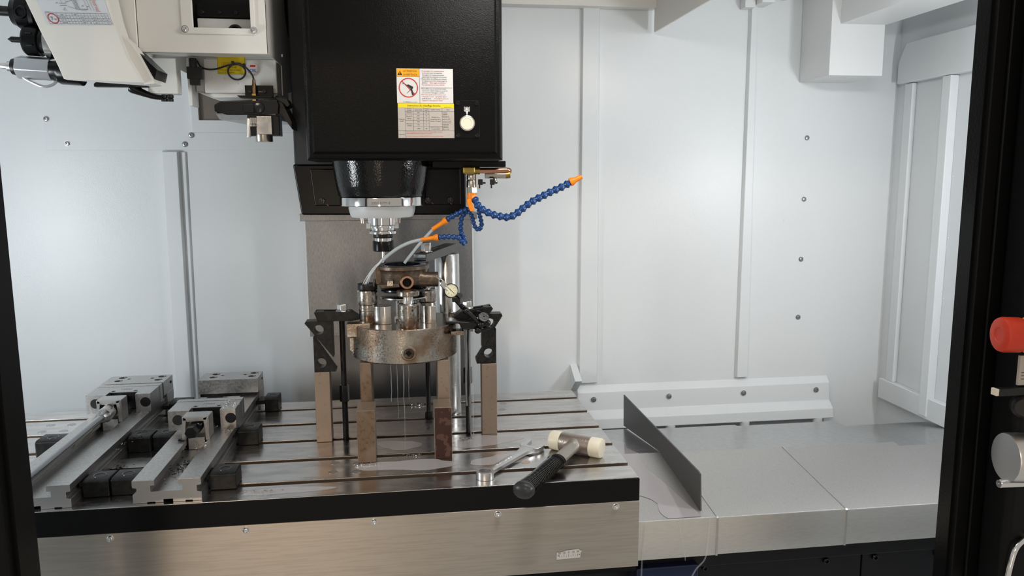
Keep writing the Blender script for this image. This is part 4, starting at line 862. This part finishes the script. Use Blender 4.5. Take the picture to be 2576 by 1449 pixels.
# chart sticker
ys = lambda z: bow(z)-.5
sk_ = MB().add([(-880.5,ys(710),708.5),(-790.8,ys(710),709.5),(-806,ys(770),775),(-905,ys(770),775)], [(0,1,2,3)]).build('chart_sticker', 'blue_label', mg)
o0 = Vector((-878,40.0,709.5)); cu_ = Vector((1,0,.012)); cv_ = Vector((-.36,-.028,1)); pk = MB(); pr_ = MB()
yoff = lambda z: ys(z)-.35
def onc(p): return (o0.x+p[0]*cu_.x+p[1]*cv_.x, yoff(709.5+p[1]), o0.z+p[1]+p[0]*.012)
def cstrip(mb, pts_): k = len(mb.v); mb.v += [onc(p) for p in pts_]; mb.f.append(tuple(range(k, k+len(pts_))))
def ctext(mb, t_, s_, p, al='CENTER'): mb.text(t_, s_, (0,0,0), align=al, fn=lambda c: onc((p[0]+c.x, p[1]+c.y)))
for z in (.4, 4.2, 8.0, 11.8, 15.6): cstrip(pk, rect(16 if z not in (.4,15.6) else .5, 86, z-.15, z+.15))
for x in (.5,16,28.5,37,45,53.5,62,70,77.5,86): cstrip(pk, rect(x-.15, x+.15, .4, 15.6))
for k in range(36):
    a, b = 2*math.pi*k/36, 2*math.pi*(k+1)/36; cstrip(pr_, [(8.2+ri*math.cos(t_),8+ri*math.sin(t_)) for ri, t_ in ((6,a),(7.2,a),(7.2,b),(6,b))])
ctext(pk, '7', 7, (6.4,5.4)); ctext(pk, 'kg', 3.2, (10.6,6.2)); ctext(pk, 'unit:mm', 2.2, (.5,16.6), 'LEFT')
# the outline drawing of the tool holder above the table
for q_ in ([(26,26),(36,26),(36,26.4),(26,26.4)],[(26,29),(36,29),(36,29.4),(26,29.4)],[(36,24.6),(46,21.6),(46,22),(36,25)],[(36,30.6),(46,33.6),(46,34),(36,31)],rect(46,46.4,20,36),rect(47.6,48,20,36),rect(49.2,49.6,20,36),rect(50.8,51.2,20,36),rect(51,62,21,21.4),rect(51,66,34.6,35),rect(62,62.3,20,40),rect(66,66.3,19,36),
           rect(52,60,19,19.3),rect(30,30.3,30,44),rect(36,36.3,31,44),rect(46,46.3,36,44),rect(51,51.3,36,44),rect(30,56,42,42.3),rect(70,70.3,19,46)): cstrip(pk, q_)
ctext(pk, 'øB', 2.6, (23,29)); ctext(pk, 'øD', 2.6, (57,25)); ctext(pk, 'øH', 2.6, (63.5,24)); ctext(pk, 'F', 2.6, (40,43)); ctext(pk, 'G', 2.6, (48.5,43)); ctext(pk, 'a', 2.4, (31,21))
cstrip(pk, [(28,20),(34,20),(33.6,19.7),(28.4,19.7)]); cstrip(pk, [(28,20),(31.5,24),(31.8,24),(28.5,20)])
pr_.text('Max Ø75', 3.6, (0,0,0), fn=lambda c: onc((75.5-c.y, 19+c.x))); cstrip(pr_, rect(76,76.4,18.6,33)); cstrip(pr_, rect(71,79,18,18.3)); cstrip(pr_, rect(71,79,33.4,33.7))
rows = (('Type','a','ØB','C','d','e','F','G','ØH'),('BT-40*45°','45°','15','100.4','35','65.4','2','25','63'),('CAT-40','45°','15','100.4','32.15','68.25','3.18','15.92','63.5'),('DIN-40','15°','19','94.4','28','68.4','3.2','15.9','63.55'))
cx_ = (22.2,32.7,41,49.2,57.7,66,73.7,81.7)
for r, row in enumerate(rows):
    for k, tx in enumerate(row[:8]): ctext(pk, tx, 2.4, (cx_[k], 12.8-r*3.8))
pk.build('black_print', 'ink', sk_, weld=False); pr_.build('red_print', 'ink_red', sk_, weld=False)
# tools held in the magazine, pointing out sideways
def tool(label, c, parts, grp='tools in the magazine'):
    t = thing('magazine_tool', label, 'cutting tool', c, grp)
    for nm, prof_, mat in parts: MB().lathe(prof_, c, (-1,0,.06), 40).build(nm, mat, t)
    return t
t = tool('big black end mill holder with side screw, topmost in the magazine', (-933,131,741),
     [('taper',[(32,-30),(32,-14),(29,-12),(29,-8),(32,-6),(32,0),(26,2)],'oxide'),('body',[(25,0),(25.5,2),(25.5,22),(22,27),(20,32),(9,33)],'black_paint'),('shank',[(7.6,32),(7.6,70)],'oxide')])
MB().lathe([(9.6,-3),(9.6,.6),(8.8,1.6),(6.6,1.6),(6.2,.4)], (-945,105.8,738), (-.02,-1,0), 28, ring=True).build('set_screw', 'oxide_wet', t)
MB().lathe([(6.2,.2),(3.6,.2)], (-945,105.8,738), (-.02,-1,0), 6).lathe([(3.6,-.6),(.02,-.6)], (-945,105.8,738), (-.02,-1,0), 6).build('hex_socket', 'hole', t)
t = tool('black collet chuck holding a pointed spot drill in the magazine', (-912,112,695),
     [('flange',[(27,-30),(27,-22),(23,-20),(23,-14),(26,-12),(26,-2),(21,0)],'steel'),('neck',[(19,-2),(19,9)],'oxide'),('nut',[(20,8),(22.8,9),(23,12),(23,28),(21,31),(8,32)],'black_paint'),('drill',[(4.4,31),(4.4,50),(4.4,52),(.1,58)],'oxide')])
for dz in (-9, 9): MB().box(-934, -925, 88.4, 91, 695.5+dz-1.2, 695.5+dz+1.2).build('nut_slot', 'hole', t, bevel=.8)
t = tool('silver hexagonal probe with ruby stylus at the bottom of the magazine', (-905,108,653),
     [('holder',[(22,-42),(22,-12),(20,-8),(17,2)],'black_paint'),('front_collar',[(15,52),(13,54),(12,59),(8,60)],'oxide'),('nose',[(8,59),(8,66),(5,68),(5,74),(2.5,80)],'satin_chrome'),('stylus',[(1.3,79),(1.3,96)],'ivory')])
MB().hexa((-906,108,653.2),(-957,108,656),19,.25).build('hex_body', 'silver', t, bevel=2)
MB().tube(smooth_path([(-953,104,644),(-945,102,638),(-930,100,630),(-918,100,626),(-906,101,629),(-898,103,637),(-893,105,643)],6), [2.2]*37, 8).build('strap', 'silver', t)

# small pusher in front of the arm drive
ps = thing('pot_pusher', 'white bracket with black air fittings below the magazine cover', 'bracket', (-755,160,620))
MB().box(-780, -733.5, 150, 175, 622, 679).build('block', 'cast_white', ps, bevel=1.5)
MB().box(-728, -721.5, 190, 230, 606, 686).build('rear_plate', 'cast_white', ps, bevel=1.5)
MB().prism([(-860,636),(-852,641),(-778,641),(-778,631),(-860,631)], 'y', 140, 152).build('guide_strip', 'black_plastic', ps, bevel=.8)
MB().tube(smooth_path([(-806,148,632),(-795,148,626),(-783,150,621),(-770,152,617),(-758,152,616)],6), [8,8.4,8.6,8.6,8,7.4,7,6.6,6.2,6,5.8,5.6,5.4,5.2,5,5,4.8,4.6,4.4,4.4,4.2,4.2,4,4,4], 14).build('air_tube', 'rubber', ps)
for x in (-757.5,-748): MB().lathe([(5,0),(5,4),(4,5),(5.4,6),(5.4,10),(4,11)], (x,156,610), (0,0,1), 16).build('fitting', 'black_plastic', ps)
MB().cyl((-716,185,684),(-716,185,668),6.5).box(-726,-702,180,194,650,670).box(-722,-707,180,192,640,651).build('limit_switch', 'black_plastic', ps, bevel=1)

bx = thing('tool_changer_box', 'cream sheet metal tool changer housing with a window and round side hole', 'housing', (-676, 260, 680))
MB().plate(rect(-774,-578,680.5,905), [rect(-690.5,-603,719,880)], 'y', 100, 103).build('front_sheet', 'cream', bx, bevel=.8)
MB().plate([(100,680.5),(236,681),(236,629),(359,649),(414,717),(440,905),(100,905)], [circ(357,800,57,40)], 'x', -580.5, -578).build('side_sheet', 'cream', bx, bevel=.8)
MB().prism([(103,680.5),(103,683),(200,692),(200,689)], 'x', -772, -581).build('bottom_sheet', 'cream', bx)
MB().box(-774, -771, 103, 440, 681, 905).box(-774,-578,436,440,720,905).build('rear_sheet', 'cream', bx)
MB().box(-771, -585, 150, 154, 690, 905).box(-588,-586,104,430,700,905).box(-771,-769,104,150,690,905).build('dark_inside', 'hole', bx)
MB().plate(rect(-708,-596,709,905), [rect(-690.5,-603,719,880)], 'y', 97.5, 100.2).build('window_frame', 'cream', bx, bevel=1)
for x in (-702.5,-598.5): P_bigscrew.put(bx, (x, 97.5, 716), (0,-1,0))
MB().box(-690, -603, 118, 128, 741, 760).build('inner_bar', 'black_paint', bx, bevel=1)
for x in (-680,-654,-628,-604): P_blackbolt.put(bx, (x,118,746), (0,-1,0), scale=.5)
MB().box(-690, -603, 124, 148, 700, 738).build('inner_block', 'cast_white', bx, bevel=1)
MB().lathe([(12,0),(11,2),(8,2),(8,-2),(.02,-2)], (-632,124,718), (0,-1,0), 24).build('inner_bore', 'oxide_wet', bx)
MB().lathe([(3.5,0),(3,2.4),(.02,3)], (-577.6,236,698), (1,0,0), 16).build('side_bolt', 'satin_chrome', bx)

dv_ = thing('arm_drive', 'white cast arm drive block with yellow oil notice and inspection sticker', 'gear box', (-650, 260, 626))
MB().box(-703, -582, 200, 330, 629, 686).build('block', 'cast_white', dv_, bevel=2)
MB().prism([(-720,632),(-703,628),(-703,690),(-720,690)], 'y', 212, 330).build('side_cheek', 'cast_white', dv_, bevel=1.5)
MB().prism([(-720,632),(-690,622),(-590,622),(-582,629),(-703,629)], 'y', 206, 330).build('bottom_plate', 'cast_white', dv_, bevel=1)
yn = thing('oil_notice', 'yellow oil notice stuck on the white arm drive block', 'sticker', (-656,199.5,671))
MB().box(-680, -633.5, 199.3, 199.9, 660.5, 690).build('sheet', 'yellow_label', yn)
pk = MB(); pr_ = MB()
pr_.text('ATTENTION', 5, (-657,199.1,675.2), align='CENTER', sx=1.0)
for z in (674.2, 679.8): pr_.strip(rect(-673,-641,z,z+.35), (0,199.1,0), U, W3)
for x in (-673,-641.3): pr_.strip(rect(x,x+.35,674.2,680), (0,199.1,0), U, W3)
pk.text('(ISO VG 68)', 3.4, (-656.5,199.1,670.8), align='CENTER'); pk.text('Check and fill over oil before', 3.3, (-678,199.1,666.6), sx=.93); pk.text('the A.T.C operation.', 3.3, (-678,199.1,662.6), sx=.95)
pk.strip(rect(-679.4,-634.1,661,661.3), (0,199.1,0), U, W3); pk.strip(rect(-679.4,-679.1,661,690), (0,199.1,0), U, W3); pk.strip(rect(-634.4,-634.1,661,690), (0,199.1,0), U, W3)
pk.build('black_print', 'ink', yn, weld=False); pr_.build('red_print', 'ink_red', yn, weld=False)
qs = thing('inspection_sticker', 'round white inspection sticker with blue OK on the arm drive', 'sticker', (-621.5,199.5,669))
MB().lathe([(11,0),(11,.5),(.02,.5)], (-621.5,199.9,669), (0,-1,0), 40).build('disc', 'white_label', qs)
MB().text('OK', 8, (-621.5,199.1,664.5), align='CENTER').build('blue_print', 'ink_blue', qs, weld=False)
pr_ = MB(); pr_.strip(rect(-626,-617,673,676.2), (0,199.15,0), U, W3)
for k, chx in enumerate('OMAN CAM CO., LTD.'):
    a = math.radians(-160+k*8.6); pr_.text(chx, 2.5, (-621.5+9.8*math.cos(a),199.1,669+9.8*math.sin(a)), (-math.sin(a),0,math.cos(a)), (-math.cos(a),0,-math.sin(a)), 'CENTER')
pr_.build('red_print', 'ink_red', qs, weld=False)

ar = thing('change_arm', 'black double ended tool change arm with steel gripper below its drive', 'gripper arm', (-630, 230, 545))
MB().prism([(-684,607),(-673,613.5),(-640,615),(-580,616.5),(-577,608),(-579,592),(-640,590.5),(-664,590.5),(-684,596)], 'y', 176, 200).build('arm_front', 'oxide_wet', ar, bevel=1.5)
MB().prism([(176,592),(200,606),(420,606),(420,590),(200,584)], 'x', -682, -640).prism([(176,592),(200,606),(420,606),(420,590),(200,584)], 'x', -640, -582).build('arm_beam', 'vise', ar, bevel=2)
MB().prism([(-585,618),(-571,612),(-557,580),(-557,566),(-572,588),(-580,594)], 'y', 182, 244).build('finger', 'oxide', ar, bevel=1.5)
MB().prism([(-585,624),(-566,620),(-562,610),(-566,606),(-580,610)], 'y', 200, 240).build('finger_stop', 'black_plastic', ar, bevel=1)
MB().lathe([(10,0),(9.5,3),(6,4),(.02,3.6)], (-611,176,603), (0,-1,0), 24).build('pivot_cap', 'casting_dark', ar)
MB().box(-636, -618, 172, 178, 594, 609).build('latch', 'oxide_wet', ar, bevel=1)
MB().box(-633, -579, 186, 216, 556, 590).build('pot_bracket', 'oxide_wet', ar, bevel=1.5)
MB().box(-616, -590.5, 178, 200, 558, 589).build('counterweight', 'steel', ar, bevel=1.2)
MB().lathe([(14.5,546),(15,547),(15,570),(9,571),(9,580)], (-608,196,0), n=32).build('pot', 'nickel', ar)
MB().lathe([(4,553),(4,584),(3,586)], (-631,184,0), n=16).build('plunger', 'satin_chrome', ar)
MB().lathe([(7.5,571),(8.5,572),(8.5,575),(7.5,576),(7.5,586)], (-622,186,0), n=24).build('spring_seat', 'nickel', ar)

sn = thing('proximity_sensor', 'brass proximity sensor on a black bracket with looped black cable', 'sensor', (-622,190,612))
MB().plate(rect(-634,-587,620.5,641), [rect(-612,-600,629.4,632)], 'y', 186, 189).build('bracket', 'black_paint', sn, bevel=.6)
MB().prism([(-645,622.5),(-587,622.5),(-587,619),(-640,619)], 'y', 172, 189).build('bracket_foot', 'black_paint', sn, bevel=.6)
for x in (-625.5,-601.5): P_blackbolt.put(sn, (x,186,631), (0,-1,0), scale=.5)
MB().lathe([(3.8,620),(3.8,641),(3,643),(2.6,650)], (-617.5,181,0), n=20).build('barrel', 'sensor_brass', sn)
MB().hexa((-617.5,181,622),(-617.5,181,626),6).hexa((-617.5,181,612),(-617.5,181,617),5.6).build('lock_nut', 'brass', sn)
loop = [(-617.5,181,650),(-620,182,658),(-627,184,667),(-634,186,673),(-643,187,677),(-652,188,675.5),(-660,189,668),(-660,190,659),(-653,191,652),(-643,191,651),(-635,190,656),(-632,189,664),(-635,188,671),(-645,188,676),(-660,189,674),(-680,191,668),(-695,192,667.5),(-706,194,672),(-712,196,682)]
MB().tube(smooth_path(loop,8), 1.5, 10).build('cable', 'cable', sn)
for p in ((-652,188,677),(-633,186,673)): MB().box(p[0]-2.2, p[0]+2.2, p[1]-2, p[1]+2, p[2]-3, p[2]+4).build('cable_tie', 'cable', sn, bevel=.6)

# ================================================================== SWARF
def swarf(name, label, spots, mat, seed, size=2.0):
    r = random.Random(seed); mb = MB()
    for (cx, cy, cz, rx, ry, n) in spots:
        for k in range(n):
            x = cx+rx*r.gauss(0,.5); y = cy+ry*r.gauss(0,.5); a = r.uniform(0,6.28); s_ = size*r.uniform(.5,1.3); b = r.uniform(.4,1.6); z = cz+r.uniform(.1,1.2)
            p = []
            for j in range(5):
                t_ = j*b; p.append((x+s_*math.cos(a+t_)*(1-.1*j), y+s_*math.sin(a+t_)*(1-.1*j), z+.35*j))
            k0 = len(mb.v)
            for q_ in p: mb.v += [q_, (q_[0], q_[1], q_[2]+.8*s_/2)]
            for j in range(4): mb.f.append((k0+2*j,k0+2*j+2,k0+2*j+3,k0+2*j+1))
    o = mb.build(name, mat, at=spots[0][:3], kind='stuff', weld=False); tag(o, label, 'metal chips')
swarf('steel_chips', 'bright steel chips scattered over the vises', [(-690,175,36,10,14,60),(-696,215,71.8,18,18,50),(-880,300,36,14,14,40),(-870,190,20,10,60,30),(-735,10,19,12,40,30),(-760,120,20,8,18,24),(-720,95,36,8,20,12)], 'swarf', 4, 1.8)
swarf('dark_chips', 'dark oily chips heaped in the vise channels and on the table', [(-735,40,19,16,60,80),(-758,125,36,6,8,40),(-855,95,1,20,30,50),(-845,170,28,16,12,30),(-730,170,20,12,20,40),(-820,60,1,20,6,26)], 'swarf_dark', 9, 2.2)
swarf('foam_chips', 'heap of pale foam and chips on the table behind the chuck', [(-350,395,1,16,8,90),(-265,160,.6,16,14,70),(-362,92,.5,14,6,40),(-440,58,.5,18,5,40),(-600,-35,.5,30,8,40)], 'swarf', 21, 1.6)
